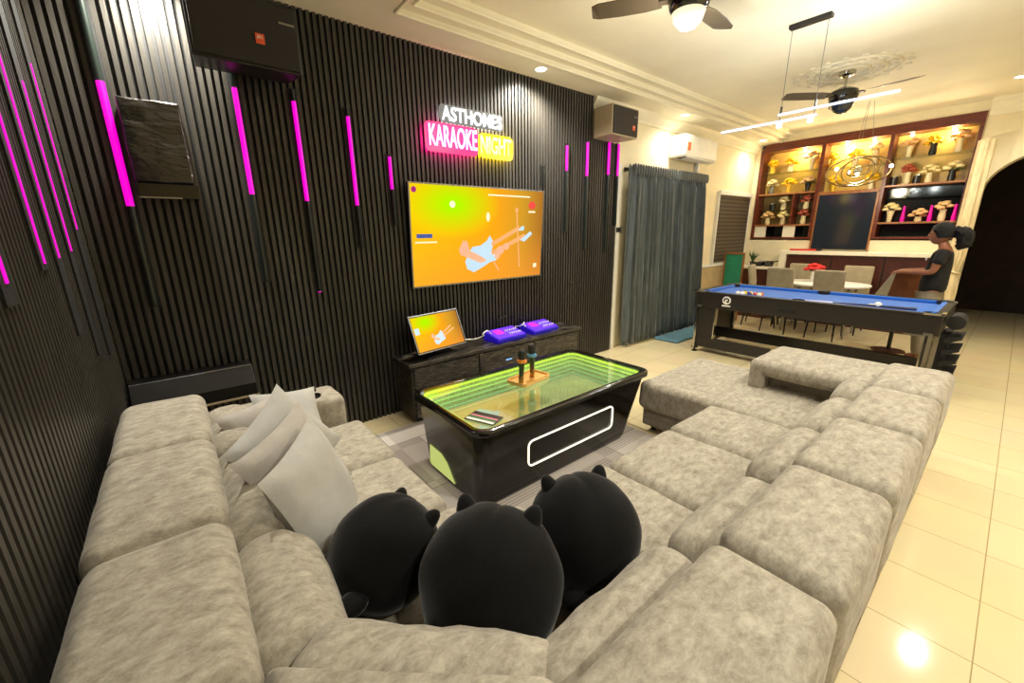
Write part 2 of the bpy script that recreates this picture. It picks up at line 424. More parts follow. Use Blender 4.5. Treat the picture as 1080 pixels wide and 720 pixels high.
# thin bead mouldings along the steps, and the cornices
mb = MB()
for d, z in ((0.0, ZC), (0.09, ZC+0.035), (0.19, ZC+0.075)):
    x0, y0, y1 = TX0+d, TY0+d, TY1-d
    for a, b in (((x0,y1),(TX1,y1)), ((x0,y0),(x0,y1)), ((x0,y0),(TX1,y0))):
        mb.tube([(a[0],a[1],z), (b[0],b[1],z)], 0.012, 8)
structure('trim_1', mb, MT['ceil'], smooth=True)
mb = MB()
prof = [(YW, 2.86), (YW-0.02, 2.86), (YW-0.03, 2.89), (YW-0.06, 2.92), (YW-0.09, 2.955), (YW-0.10, 2.99), (YW, 2.99)]
mb.rings([[(3.88, y, z) for y, z in prof], [(XW1, y, z) for y, z in prof]])
prof = [(XW1, 2.92), (XW1-0.02, 2.92), (XW1-0.05, 3.0), (XW1-0.10, 3.06), (XW1-0.12, 3.11), (XW1, 3.11)]
mb.rings([[(x, YB, z) for x, z in prof], [(x, 0.58, z) for x, z in prof]])
structure('trim_2', mb, MT['ceil'])
# dado band on the pale wall
structure('trim_3', MB().box(6.35, XW1, YW-0.03, YW, 0.94, 0.985), MT['white'])
structure('trim_4', MB().box(6.35, XW1, YW-0.012, YW, 0, 0.94), MT['wain'])
# frame post of the sliding door beside the panelling
structure('trim_5', MB().box(4.39, 4.455, 3.29, YW, 0, 2.35), MT['white'], bevel=0.006)

# slatted panelling
PITCH, SW = 0.0408, 0.0225
mb = MB(); mb.cur = 1
def slats(mb, x0, x1, z0, z1):
    mb.cur = 1; mb.box(x0, x1, 3.297, YW, z0, z1); mb.cur = 0
    n = round((x1-x0)/PITCH)
    for i in range(n):
        a = x0+i*(x1-x0)/n+0.006
        mb.box(a, a+SW, 3.274, 3.298, z0, z1)
slats(mb, XW0, 3.87, 0, ZC)
slats(mb, 3.87, 4.36, 0, 2.56)
structure('wall_front_panelling', mb, MT['slat'], mats=[MT['groove']])
mb = MB()
y = YB
while y < 3.26:
    mb.box(XW0-0.024, XW0, y, y+SW, 0, ZC); y += PITCH
structure('wall_left_panelling', mb, MT['slat'])

# window with a dark blind on the pale wall
structure('window_1', MB().box(7.10, 8.36, YW-0.02, YW+0.02, 0.99, 2.16), MT['white'])

# ============================================================ DOWNLIGHTS
def downlight(x, y, z, label, power=DOWN_W):
    t = thing('downlight', label, 'ceiling light', (x, y, z), group='round recessed downlights')
    build('trim_ring', MB().lathe([(0.045, 0.0), (0.062, -0.006), (0.066, 0.0), (0.066, 0.004), (0.045, 0.004)], n=28), MT['white'], t, smooth=True)
    build('lens', MB().lathe([(0.001, -0.003), (0.046, -0.003), (0.046, 0.003), (0.001, 0.003)], n=24), MT['lampwhite'], t)
    lamp('downlight_glow', 'SPOT', (0, 0, -0.03), power*2.2, WARM, t, size=0.05, spot=R(150), blend=0.9)
    return t
downlight(0.12, 3.10, ZC, 'bright round downlight in the soffit above the left wall speaker', power=DOWN_W*1.5)
downlight(2.88, 3.08, ZC, 'bright round downlight in the soffit above the neon sign', power=DOWN_W*1.7)
downlight(5.42, 3.07, ZC, 'bright round downlight in the soffit above the air conditioner', power=DOWN_W*0.3)
downlight(7.98, 3.08, ZC, 'small bright downlight in the soffit corner by the display cabinet', power=DOWN_W*0.22)
for x, y in ((1.9, -0.15), (3.8, -0.12), (5.7, -0.10), (7.45, 0.35), (0.6, -1.2), (3.0, -1.9), (6.0, -1.9)):  # those farthest back are added, unseen, to raise the room's brightness
    downlight(x, y, ZT if TY0 < y < TY1 and TX0+0.2 < x < TX1-0.2 else ZC, 'round recessed downlight on the largely unseen open side of the room, over the tiled walkway', power=DOWN_W*(0.55 if -0.5 < y and x > 3 else 0.95))

# ============================================================ SOFA
sofa = thing('sectional_sofa', 'large grey-beige velvet U-shaped sectional sofa with chaise and blocky backrests', 'sofa', (0, 0, 0))
S, SS = MT['sofa'], MT['sofa_side']
# right run: back panels, backrest blocks, lumbar cushions
xb = [0.37, 0.945, 1.49, 2.03, 2.56, 3.10]
build('back_panel', soft_at(0.36, 3.68, 0.115, 0.33, 0.06, 0.60, r=0.03, n=(20, 2, 4)), SS, sofa, smooth=True)
for i in range(5):
    a, b = xb[i]+0.007, xb[i+1]-0.007
    build('backrest', soft_at(a, b, 0.085, 0.355, 0.46, 0.805, r=0.04, n=(8, 5, 3), puff=(0.004, 0.006, 0.012), wr=0.004, seed=i), S, sofa, smooth=True)
    build('lumbar_cushion', soft_at(a+0.006, b-0.006, 0.33, 0.50, 0.36, 0.725-0.01*(i % 2), r=0.075, n=(8, 3, 4), puff=(0.0, 0.03, 0.01), wr=0.010, wf=6, seed=i+10), S, sofa, smooth=True)
# left run
build('back_panel', soft_at(-0.30, -0.04, 0.36, 2.50, 0.06, 0.60, r=0.03, n=(2, 12, 4)), SS, sofa, smooth=True)
build('backrest', soft_at(-0.315, -0.012, 0.73, 1.28, 0.46, 0.80, r=0.05, n=(5, 8, 3), puff=(0.004, 0.004, 0.012), wr=0.004, seed=21), S, sofa, smooth=True)
build('backrest', soft_at(-0.325, -0.012, 1.29, 1.90, 0.46, 0.80, r=0.05, n=(5, 8, 3), puff=(0.004, 0.0, 0.010), wr=0.004, seed=22), S, sofa, smooth=True)
build('backrest', soft_at(-0.325, -0.012, 1.885, 2.50, 0.46, 0.80, r=0.05, n=(5, 8, 3), puff=(0.004, 0.0, 0.010), wr=0.004, seed=23), S, sofa, smooth=True)
for i, (a, b) in enumerate(((0.80, 1.27), (1.275, 1.90), (1.90, 2.47))):
    build('lumbar_cushion', soft_at(-0.04, 0.165, a, b, 0.36, 0.72, r=0.08, n=(3, 8, 4), puff=(0.03, 0.0, 0.01), wr=0.010, wf=6, seed=i+30), S, sofa, smooth=True)
# corner
hx, hy = 0.3, 0.3
build('corner_backrest', soft(0.6, 0.6, 0.34, r=0.05, n=(6, 6, 3), puff=(0, 0, 0.01), wr=0.004, seed=40,
      warp=quad_warp([(-0.315, 0.085), (0.365, 0.085), (0.365, 0.365), (-0.315, 0.725)], 0.3, 0.3, 0.63)), S, sofa, smooth=True)
build('corner_backrest', soft(0.6, 0.6, 0.33, r=0.05, n=(6, 6, 3), puff=(0, 0, 0.01), wr=0.004, seed=41,
      warp=quad_warp([(-0.03, 0.30), (0.36, 0.30), (0.40, 0.37), (-0.012, 0.755)], 0.3, 0.3, 0.63)), S, sofa, smooth=True)
build('corner_lumbar_cushion', soft(0.6, 0.2, 0.36, r=0.085, n=(10, 3, 4), puff=(0, 0.035, 0.012), wr=0.016, wf=8, seed=42,
      warp=quad_warp([(-0.03, 0.735), (0.375, 0.335), (0.53, 0.47), (0.115, 0.885)], 0.3, 0.1, 0.545)), S, sofa, smooth=True)
# seats
def seat(x0, x1, y0, y1, sd, name='seat_cushion', z1=0.43, puff=0.018):
    build(name, soft_at(x0+0.003, x1-0.003, y0+0.003, y1-0.003, 0.25, z1, r=0.05, n=(9, 9, 2), puff=(0.004, 0.006, puff), wr=0.007, wf=4, seed=sd), S, sofa, smooth=True)
seat(0.97, 1.505, 0.44, 1.13, 1); seat(1.505, 2.09, 0.44, 1.13, 2); seat(2.09, 2.62, 0.44, 1.13, 3)
seat(0.10, 0.74, 1.36, 1.90, 4); seat(0.10, 0.74, 1.90, 2.46, 5)
build('corner_seat', soft(0.9, 0.9, 0.18, r=0.05, n=(10, 10, 2), puff=(0, 0, 0.012), wr=0.010, wf=5, seed=6,
      warp=quad_warp([(0.10, 0.42), (0.97, 0.42), (0.97, 1.13), (0.10, 1.36)], 0.45, 0.45, 0.34)), S, sofa, smooth=True)
build('corner_seat', soft(0.5, 0.3, 0.18, r=0.05, n=(10, 4, 2), puff=(0, 0, 0.012), wr=0.010, wf=5, seed=7,
      warp=quad_warp([(0.12, 1.10), (0.97, 0.90), (0.97, 1.135), (0.72, 1.36)], 0.25, 0.15, 0.341)), S, sofa, smooth=True)
build('chaise_cushion', soft_at(2.625, 3.56, 0.44, 1.68, 0.21, 0.43, r=0.045, n=(12, 14, 3), puff=(0.004, 0.004, 0.012), wr=0.010, wf=4, seed=8), S, sofa, smooth=True)
# plinths
build('base', soft_at(2.67, 3.55, 0.30, 1.66, 0.055, 0.215, r=0.02, n=(6, 6, 2)), SS, sofa, smooth=True)
build('base', soft_at(0.30, 2.66, 0.30, 1.09, 0.055, 0.26, r=0.02, n=(6, 6, 2)), SS, sofa, smooth=True)
build('base', soft_at(-0.20, 0.70, 0.50, 2.46, 0.055, 0.26, r=0.02, n=(6, 6, 2)), SS, sofa, smooth=True)
for x, y in ((2.76, 1.60), (3.48, 1.60), (3.60, 0.2), (1.2, 1.03), (0.64, 2.38), (0.64, 1.45), (2.0, 0.2), (2.8, 0.2)):
    build('foot', MB().lathe([(0.02, 0), (0.028, 0.06)], (x, y, 0), 14), MT['black'], sofa)
# chaise-side arm: thick top over a recessed panel
arm = build('armrest', soft_at(3.10, 3.68, 0.345, 1.09, 0.53, 0.645, r=0.045, n=(8, 10, 3), puff=(0.004, 0.004, 0.012), wr=0.004, seed=50), S, sofa, smooth=True)
build('arm_panel', soft_at(3.22, 3.66, 0.30, 1.03, 0.10, 0.55, r=0.03, n=(4, 6, 3)), SS, sofa, smooth=True)
build('arm_end', soft_at(3.10, 3.66, 0.985, 1.09, 0.40, 0.62, r=0.035, n=(6, 2, 3)), S, sofa, smooth=True)
# left arm with two cup holders
build('armrest', soft_at(-0.10, 0.665, 2.465, 2.76, 0.06, 0.60, r=0.05, n=(8, 5, 6), wr=0.006, seed=51), S, sofa, smooth=True)
for cy in (2.675, 2.565):
    cx = 0.50
    build('cup_holder', MB().lathe([(0.001, 0.0), (0.041, 0.0), (0.046, 0.006), (0.048, 0.0), (0.048, -0.004), (0.001, -0.004)], (cx, cy, 0.602), 24), MT['blackgloss'], sofa, smooth=True)

# ============================================================ THROW PILLOWS
def pillow_mb(s, h, seed):
    mb = MB(); n = 16
    vs = []; fs = []
    for side in (1, -1):
        o = len(vs)
        for i in range(n+1):
            for j in range(n+1):
                u = -1+2*i/n; v = -1+2*j/n
                x = u*s/2*(1-0.09*(1-v*v)*abs(u)); y = v*s/2*(1-0.09*(1-u*u)*abs(v))
                t = max(0, (1-abs(u)**2.6))*max(0, (1-abs(v)**2.6))
                z = side*h/2*t**0.55
                z += 0.010*t*noise.noise(Vector((x*9, y*9, seed+side*4)))
                vs.append((x, y, z))
        for i in range(n):
            for j in range(n):
                a = o+i*(n+1)+j; f = (a, a+n+1, a+n+2, a+1)
                fs.append(f if side > 0 else tuple(reversed(f)))
    return mb.add(vs, fs)
def pillow(c, yaw_, lean, spin, s, h, label, m, seed):
    """square pillow standing on an edge: yaw_ = direction of its width, lean = tilt backwards"""
    e1 = Vector((math.cos(yaw_), math.sin(yaw_), 0)); nh = Vector((math.sin(yaw_), -math.cos(yaw_), 0))
    e2 = Vector((0, 0, 1))*math.cos(lean) - nh*math.sin(lean); n = e1.cross(e2)
    q = Matrix((e1, e2, n)).transposed().to_4x4() @ Matrix.Rotation(spin, 4, 'Z')
    o = build('throw_pillow', pillow_mb(s, h, seed).xf(q), m, smooth=True); o.location = c
    return tag(o, label, 'pillow', 'grey throw pillows on the left side of the sofa')
pillow((0.245, 1.42, 0.665), R(57), R(19), R(3), 0.43, 0.15, 'large light grey throw pillow in front of the other pillows, nearest the plush cushions', MT['pillow'], 1)
pillow((0.235, 1.63, 0.655), R(44), R(24), R(8), 0.42, 0.13, 'grey throw pillow directly behind the large front pillow', MT['pillow2'], 2)
pillow((0.245, 1.86, 0.665), R(36), R(28), R(24), 0.41, 0.13, 'grey throw pillow in the middle of the leaning row, its corner pointing up', MT['pillow'], 3)
pillow((0.20, 2.10, 0.645), R(28), R(34), R(2), 0.34, 0.12, 'pinkish grey throw pillow at the left edge of the leaning row, behind the middle ones', MT['pillow2'], 4)
pillow((0.33, 2.38, 0.60), R(8), R(52), R(-10), 0.33, 0.10, 'grey throw pillow farthest back, resting against the armrest with cup holders', MT['pillow'], 5)

# ============================================================ ROUND BLACK PLUSH CUSHIONS
def plush(c, r, facing, label, tilt=0.0, sq=(1.0, 0.94, 0.98)):
    """c = centre of the body, facing = yaw of the front (ears lean that way)"""
    t = thing('plush_cushion', label, 'plush cushion', c, facing, group='round black plush cushions on the sofa corner')
    rx = Matrix.Rotation(tilt, 4, 'X')
    mb = MB(); n, m = 36, 24; rings = []
    for i in range(m+1):
        th = max(0.01, min(math.pi-0.01, math.pi*i/m))
        ring_ = []
        for k in range(n):
            ph = 2*math.pi*k/n
            d = Vector((math.sin(th)*math.cos(ph), math.sin(th)*math.sin(ph), -math.cos(th)))
            rad = r*(1+0.035*noise.noise(d*2+Vector(c)*3)+0.006*noise.noise(d*9))
            if d.z < -0.2: rad *= 1+0.06*(-d.z-0.2)
            rad *= 1-0.045*math.exp(-(d.x/0.07)**2)*max(0, d.z+0.4)*0.5     # centre seam
            ring_.append(rx @ Vector((d.x*rad*sq[0], d.y*rad*sq[1], d.z*rad*sq[2])))
        rings.append(ring_)
    mb.rings(rings)
    build('body', mb, MT['plush'], t, smooth=True)
    for s in (-1, 1):
        base = rx @ Vector((s*r*0.47, r*0.12, r*0.78)); tip = rx @ Vector((s*r*0.56, r*0.14, r*1.02))
        pts = [base.lerp(tip, u) for u in (0, 0.3, 0.6, 0.85, 1.0)]
        build('ear', MB().tube(pts, [r*0.17, r*0.15, r*0.12, r*0.085, r*0.03], 14), MT['plush'], t, smooth=True)
    for s in (-1, 1):
        p = rx @ Vector((s*r*0.55, -r*0.62, -r*0.72))
        build('foot', MB().ball(p, r*0.22, 14, 10, (1, 1.15, 0.7)), MT['plush'], t, smooth=True)
    return t
plush((0.350, 1.08, 0.595), 0.172, R(-80), 'round black plush cushion with pointed ears, the one beside the grey pillows', tilt=R(-46))
plush((0.530, 0.765, 0.615), 0.202, R(-55), 'round black plush cushion with pointed ears, the largest and nearest, in the sofa corner', tilt=R(-20))
plush((0.885, 0.735, 0.60), 0.186, R(-22), 'round black plush cushion with pointed ears, on the seat of the right sofa run', tilt=R(-20))

# ============================================================ RUG AND COFFEE TABLE
def rug_mat():
    m = bpy.data.materials.new('patchwork_rug'); m.use_nodes = True; nt = m.node_tree; b = nt.nodes['Principled BSDF']
    tc = nt.nodes.new('ShaderNodeTexCoord')
    br = nt.nodes.new('ShaderNodeTexBrick'); br.inputs['Scale'].default_value = 1; br.inputs['Brick Width'].default_value = 0.62; br.inputs['Row Height'].default_value = 0.34
    br.offset = 0.4; br.inputs['Color1'].default_value = lin((224, 216, 208)); br.inputs['Color2'].default_value = lin((166, 156, 148)); br.inputs['Mortar'].default_value = lin((150, 140, 128)); br.inputs['Mortar Size'].default_value = 0.004
    br.inputs['Bias'].default_value = 0.0
    nt.links.new(tc.outputs['Object'], br.inputs['Vector'])
    wv = nt.nodes.new('ShaderNodeTexWave'); wv.bands_direction = 'Y'; wv.inputs['Scale'].default_value = 14; wv.inputs['Distortion'].default_value = 0.0
    nt.links.new(tc.outputs['Object'], wv.inputs['Vector'])
    n = nt.nodes.new('ShaderNodeTexChecker'); n.inputs['Scale'].default_value = 1.9
    nt.links.new(tc.outputs['Object'], n.inputs['Vector'])
    mu = nt.nodes.new('ShaderNodeMath'); mu.operation = 'MULTIPLY'; nt.links.new(wv.outputs['Fac'], mu.inputs[0]); nt.links.new(n.outputs['Fac'], mu.inputs[1])
    m2 = nt.nodes.new('ShaderNodeMath'); m2.operation = 'MULTIPLY'; m2.inputs[1].default_value = 0.55; nt.links.new(mu.outputs[0], m2.inputs[0])
    mx = nt.nodes.new('ShaderNodeMix'); mx.data_type = 'RGBA'; nt.links.new(m2.outputs[0], mx.inputs[0])
    nt.links.new(br.outputs['Color'], mx.inputs[6]); mx.inputs[7].default_value = lin((96, 86, 78))
    nt.links.new(mx.outputs[2], b.inputs['Base Color']); b.inputs['Roughness'].default_value = 0.95
    return m
tag(build('area_rug', MB().box(0.76, 2.64, 1.14, 2.97, 0.0, 0.010), rug_mat(), bevel=0.003),
    'flat grey and beige patchwork rug with fine stripes under the coffee table', 'rug')

def rrect(x0, x1, y0, y1, r, n=7):
    pts = []
    for cx, cy, a0 in ((x1-r, y1-r, 0), (x0+r, y1-r, 90), (x0+r, y0+r, 180), (x1-r, y0+r, 270)):
        for i in range(n+1):
            a = R(a0+90*i/n); pts.append((cx+r*math.cos(a), cy+r*math.sin(a)))
    return pts
ct = thing('coffee_table', 'glossy black tub-shaped coffee table with glass top over a green light strip and loops imitating its reflections', 'coffee table', (1.9, 2.05, 0))
TX = (1.085, 2.73); TYY = (1.63, 2.485); TZ = 0.50
def rr(dx, z, r=0.10, bx=(1.085, 2.73), by=(1.63, 2.485)):
    return [(p[0], p[1], z) for p in rrect(bx[0]+dx, bx[1]-dx, by[0]+dx, by[1]-dx, max(0.02, r-dx*0.5))]
bot = [(p[0], p[1], 0.035) for p in rrect(1.105, 2.50, 1.665, 2.34, 0.09)]
foot = [(p[0], p[1], 0.012) for p in rrect(1.115, 2.49, 1.675, 2.33, 0.09)]
build('body', MB().rings([foot, bot, rr(0.03, 0.455), rr(0.075, 0.455), [(p[0], p[1], 0.30) for p in rrect(1.30, 2.50, 1.80, 2.30, 0.05)]]), MT['tub'], ct, world=True, smooth=True)
build('top_rim', MB().rings([rr(0.022, 0.455), rr(0.0, 0.468), rr(0.0, 0.497), rr(0.006, 0.503), rr(0.044, 0.503), rr(0.052, 0.455)], closed=True), MT['blackgloss'], ct, world=True, smooth=True)
build('glass_top', MB().rings([rr(0.046, 0.492), rr(0.046, 0.4995)]), MT['glass'], ct, world=True)
# stepped well under the glass; green loops, dimming inward, imitate infinity-mirror reflections
greens = [(196, 240, 70), (186, 232, 100), (176, 224, 120), (168, 216, 132), (166, 212, 142), (176, 216, 156)]
gstr = [1.7, 1.4, 1.15, 1.0, 0.85, 0.75]
wellm = mat('well_pale_green', (196, 204, 168), rough=0.25, noise_amt=0.1)
well = MB(); rings = []
for k in range(6):
    d = 0.054+k*0.028; z = 0.488-k*0.024
    rings += [rr(d, z), rr(d+0.004, z-0.024)]
well.rings(rings+[rr(0.23, 0.352)], cap0=False, cap1=True)
build('light_well', well, wellm, ct, world=True, smooth=True)
for k in range(6):
    d = 0.060+k*0.028; z = 0.476-k*0.024
    build('led_mirror_loop', MB().rings([rr(d, z+0.006), rr(d+0.006, z+0.006), rr(d+0.006, z-0.006), rr(d, z-0.006)], closed=True), emat('green_mirror_led_%s' % 'abcdef'[k], greens[k], gstr[k]*1.4), ct, world=True)
# cream light outline on the long side, panel on the short side (on the sloping faces)
def side_pt(x, z):     # long near side
    t = (z-0.035)/(0.455-0.035); return Vector((x, 1.665+(1.66-1.665)*t-0.003, z))
path = []
for p in rrect(1.46, 2.28, 0.155, 0.325, 0.035, 5): path.append(side_pt(p[0], p[1]))
build('light_outline', MB().tube(path, 0.0055, 8, closed=True), emat('cream_led', (255, 246, 214), 2.0), ct, world=True, smooth=True)
def end_pt(y, z):
    t = (z-0.035)/(0.455-0.035); return (1.105+(1.115-1.105)*t-0.002, y, z)
poly = [(2.26, 0.185), (2.11, 0.18), (2.04, 0.145), (1.95, 0.042), (2.25, 0.042), (2.27, 0.06)]
mb = MB(); mb.rings([[(end_pt(y, z)[0]-0.002, y, z) for y, z in poly], [(end_pt(y, z)[0]+0.006, y, z) for y, z in poly]])
build('light_panel', mb, emat('lime_panel', (206, 220, 122), 0.75), ct, world=True)

tray = thing('serving_tray', 'small light wooden tray holding two microphones on the glass table', 'tray', (1.86, 2.11, 0.503), R(10))
build('tray_base', soft(0.30, 0.17, 0.012, r=0.005, n=(3, 3, 1)).xf(Matrix.Translation((0, 0, 0.008))), MT['lightwood'], tray, smooth=True)
o_ = [(p[0], p[1]) for p in rrect(-0.155, 0.155, -0.09, 0.09, 0.03)]; i_ = [(p[0], p[1]) for p in rrect(-0.143, 0.143, -0.078, 0.078, 0.02)]
build('tray_rim', MB().rings([[(x, y, 0.001) for x, y in o_], [(x, y, 0.026) for x, y in o_], [(x, y, 0.026) for x, y in i_], [(x, y, 0.001) for x, y in i_]], closed=True), MT['lightwood'], tray)
def mic(loc, ringc, label, lean):
    t = thing('microphone', label, 'microphone', loc, 0)
    L = Matrix.Rotation(lean, 4, 'Y')
    build('handle', MB().lathe([(0.012, 0.045), (0.017, 0.05), (0.021, 0.15), (0.022, 0.165)], n=18).xf(L), MT['blackgloss'], t, smooth=True)
    build('battery_cap', MB().lathe([(0.016, 0.0), (0.0175, 0.004), (0.0175, 0.060), (0.015, 0.063)], n=18).xf(L), mat('brass_cap', (176, 132, 66), rough=0.25, metal=0.8), t, smooth=True)
    build('grip_ring', MB().lathe([(0.022, 0.155), (0.036, 0.160), (0.036, 0.176), (0.024, 0.182)], n=8).xf(L), ringc, t)
    build('grille_head', MB().lathe([(0.020, 0.178), (0.026, 0.190), (0.029, 0.215), (0.027, 0.240), (0.018, 0.252), (0.002, 0.256)], n=20).xf(L), mat('mic_mesh', (16, 16, 17), rough=0.4, bump=0.8, bscale=400), t, smooth=True)
mic((1.735, 2.05, 0.518), mat('orange_rubber', (232, 140, 50), rough=0.5), 'black microphone with orange ring standing on the wooden tray', R(3))
mic((1.895, 2.11, 0.518), mat('blue_rubber', (96, 156, 190), rough=0.5), 'black microphone with blue ring standing on the wooden tray', R(-1))

lf = thing('song_menu_card', 'flat dark menu card with coloured bands lying on the glass tabletop corner', 'menu card', (1.235, 1.80, 0.5035), R(22))
build('card', MB().box(-0.06, 0.06, -0.10, 0.10, 0.0, 0.004), MT['black'], lf, bevel=0.001)
build('white_band', MB().box(-0.052, -0.030, -0.092, 0.092, 0.0042, 0.005), MT['white'], lf)
build('green_band', MB().box(-0.026, -0.004, -0.092, 0.092, 0.0042, 0.005), mat('card_green', (52, 110, 62)), lf)
build('pink_band', MB().box(0.0, 0.016, -0.092, 0.092, 0.0042, 0.005), mat('card_pink', (206, 120, 140)), lf)

# ============================================================ MEDIA CONSOLE
con = thing('media_console', 'long low black media console, veined with painted glints, against the slatted wall under the television', 'console', (2.33, 3.1, 0))
build('cabinet_body', MB().box(1.33, 3.34, 2.955, 3.268, 0.03, 0.50), MT['console'], con, world=True, bevel=0.004)
build('top', MB().box(1.30, 3.37, 2.93, 3.270, 0.50, 0.53), MT['console'], con, world=True, bevel=0.004)
for a, b in ((1.345, 1.985), (1.995, 2.665), (2.675, 3.325)):
    d = build('drawer', MB().box(a, b, 2.937, 2.956, 0.05, 0.485), MT['console'], con, world=True, bevel=0.006)
for x in (2.30, 2.45):
    build('display', MB().box(x, x+0.07, 2.934, 2.938, 0.36, 0.375), emat('blue_digits', (120, 170, 220), 1.2), con, world=True)
build('plinth', MB().box(1.36, 3.31, 2.98, 3.26, 0.0, 0.03), MT['black'], con, world=True)

# ------------------------------------------------------------ screens
def screen_mat(name, str_):
    m = bpy.data.materials.new(name); m.use_nodes = True; nt = m.node_tree; nt.nodes.clear()
    out = nt.nodes.new('ShaderNodeOutputMaterial'); em = nt.nodes.new('ShaderNodeEmission'); em.inputs[1].default_value = str_*EMI
    tc = nt.nodes.new('ShaderNodeTexCoord')
    sp = nt.nodes.new('ShaderNodeSeparateXYZ'); nt.links.new(tc.outputs['Generated'], sp.inputs[0])
    cr = nt.nodes.new('ShaderNodeValToRGB'); e = cr.color_ramp.elements
    e[0].position = 0; e[0].color = lin((255, 190, 10)); e[1].position = 1; e[1].color = lin((170, 110, 40))
    x = e.new(0.55); x.color = lin((250, 165, 20)); x = e.new(0.82); x.color = lin((205, 150, 40))
    nt.links.new(sp.outputs['X'], cr.inputs[0])
    # lime glow top left
    ds = nt.nodes.new('ShaderNodeVectorMath'); ds.operation = 'DISTANCE'; ds.inputs[1].default_value = (0.27, 0.0, 0.82)
    nt.links.new(tc.outputs['Generated'], ds.inputs[0])
    mr = nt.nodes.new('ShaderNodeMapRange'); mr.inputs[1].default_value = 0.03; mr.inputs[2].default_value = 0.36; mr.inputs[3].default_value = 1; mr.inputs[4].default_value = 0
    nt.links.new(ds.outputs['Value'], mr.inputs[0])
    mx = nt.nodes.new('ShaderNodeMix'); mx.data_type = 'RGBA'; nt.links.new(mr.outputs[0], mx.inputs[0])
    nt.links.new(cr.outputs[0], mx.inputs[6]); mx.inputs[7].default_value = lin((170, 240, 0))
    # orange towards the foot of the picture
    mr2 = nt.nodes.new('ShaderNodeMapRange'); mr2.inputs[1].default_value = 0.55; mr2.inputs[2].default_value = 0.0; mr2.inputs[3].default_value = 0; mr2.inputs[4].default_value = 0.6
    nt.links.new(sp.outputs['Z'], mr2.inputs[0])
    mx2 = nt.nodes.new('ShaderNodeMix'); mx2.data_type = 'RGBA'; nt.links.new(mr2.outputs[0], mx2.inputs[0]); nt.links.new(mx.outputs[2], mx2.inputs[6]); mx2.inputs[7].default_value = lin((246, 150, 50))
    nt.links.new(mx2.outputs[2], em.inputs[0]); nt.links.new(em.outputs[0], out.inputs[0])
    return m
EM = {k: emat('screen_'+k, c, s) for k, c, s in (('guitar', (190, 220, 240), 1.0), ('neck', (250, 170, 110), 1.0), ('hand', (245, 176, 140), 1.0), ('pale', (255, 240, 200), 1.0), ('red', (225, 60, 50), 1.0), ('dark', (70, 60, 90), 0.5), ('magenta', (170, 0, 120), 0.9), ('blue', (60, 90, 170), 0.8))}
def flat(mb_, poly, lay, W, H):
    """polygon in picture fractions (0..1, origin bottom left) on a screen facing -Y, centred"""
    mb_.rings([[((x-0.5)*W, -0.001-lay*0.0006, (z-0.5)*H) for x, z in poly], [((x-0.5)*W, -0.0004-lay*0.0006, (z-0.5)*H) for x, z in poly]])
    return mb_
def disc(cx, cz, rx, rz, n=14): return [(cx+rx*math.cos(2*math.pi*i/n), cz+rz*math.sin(2*math.pi*i/n)) for i in range(n)]
def band(x0, z0, x1, z1, w):
    d = math.hypot(x1-x0, (z1-z0)*0.56); nx, nz = -(z1-z0)*0.56/d*w, (x1-x0)/d*w/0.56
    return [(x0+nx, z0+nz), (x0-nx, z0-nz), (x1-nx, z1-nz), (x1+nx, z1+nz)]
def picture(parent, W, H):
    def P(name, polys, mk, lay):
        mb = MB()
        for p in polys: flat(mb, p, lay, W, H)
        return build(name, mb, EM[mk], parent)
    P('guitar_body_image', [[(0.37, 0.14), (0.42, 0.10), (0.50, 0.16), (0.545, 0.20), (0.60, 0.22), (0.60, 0.29), (0.56, 0.33), (0.575, 0.42), (0.545, 0.50), (0.52, 0.44), (0.47, 0.39), (0.41, 0.38), (0.375, 0.30), (0.355, 0.22)]], 'guitar', 1)
    P('guitar_neck_image', [band(0.56, 0.40, 0.79, 0.58, 0.013), band(0.56, 0.30, 0.84, 0.49, 0.013)], 'neck', 2)
    P('guitar_head_image', [[(0.78, 0.55), (0.81, 0.60), (0.835, 0.60), (0.83, 0.55)], [(0.80, 0.44), (0.89, 0.54), (0.91, 0.51), (0.84, 0.42)]], 'guitar', 3)
    P('hand_image', [[(0.31, 0.36), (0.34, 0.45), (0.37, 0.44), (0.39, 0.34), (0.48, 0.27), (0.52, 0.22), (0.47, 0.20), (0.38, 0.26), (0.32, 0.30)], disc(0.63, 0.33, 0.03, 0.05), disc(0.68, 0.37, 0.025, 0.04), disc(0.605, 0.27, 0.022, 0.04)], 'hand', 4)
    P('stand_image', [band(0.765, 0.78, 0.80, 0.12, 0.005), band(0.58, 0.20, 0.62, 0.10, 0.006), disc(0.765, 0.78, 0.012, 0.03)], 'neck', 1)
    for q in (disc(0.27, 0.82, 0.020, 0.035), disc(0.53, 0.70, 0.014, 0.05)): P('spark_image', [q], 'pale', 1)
    for q in ([(0.53, 0.925), (0.88, 0.925), (0.88, 0.94), (0.53, 0.94)], [(0.02, 0.435), (0.16, 0.435), (0.16, 0.45), (0.02, 0.45)], [(0.93, 0.10), (0.96, 0.10), (0.96, 0.15), (0.93, 0.15)], [(0.87, 0.755), (0.93, 0.755), (0.93, 0.775), (0.87, 0.775)]):
        P('caption_image', [q], 'pale', 1)
    P('logo_image', [disc(0.90, 0.84, 0.032, 0.045)], 'red', 1)
    P('corner_badge_image', [disc(0.025, 0.945, 0.016, 0.028)], 'magenta', 1)
    P('banner_image', [[(0.03, 0.485), (0.13, 0.485), (0.13, 0.525), (0.03, 0.525)]], 'blue', 1)

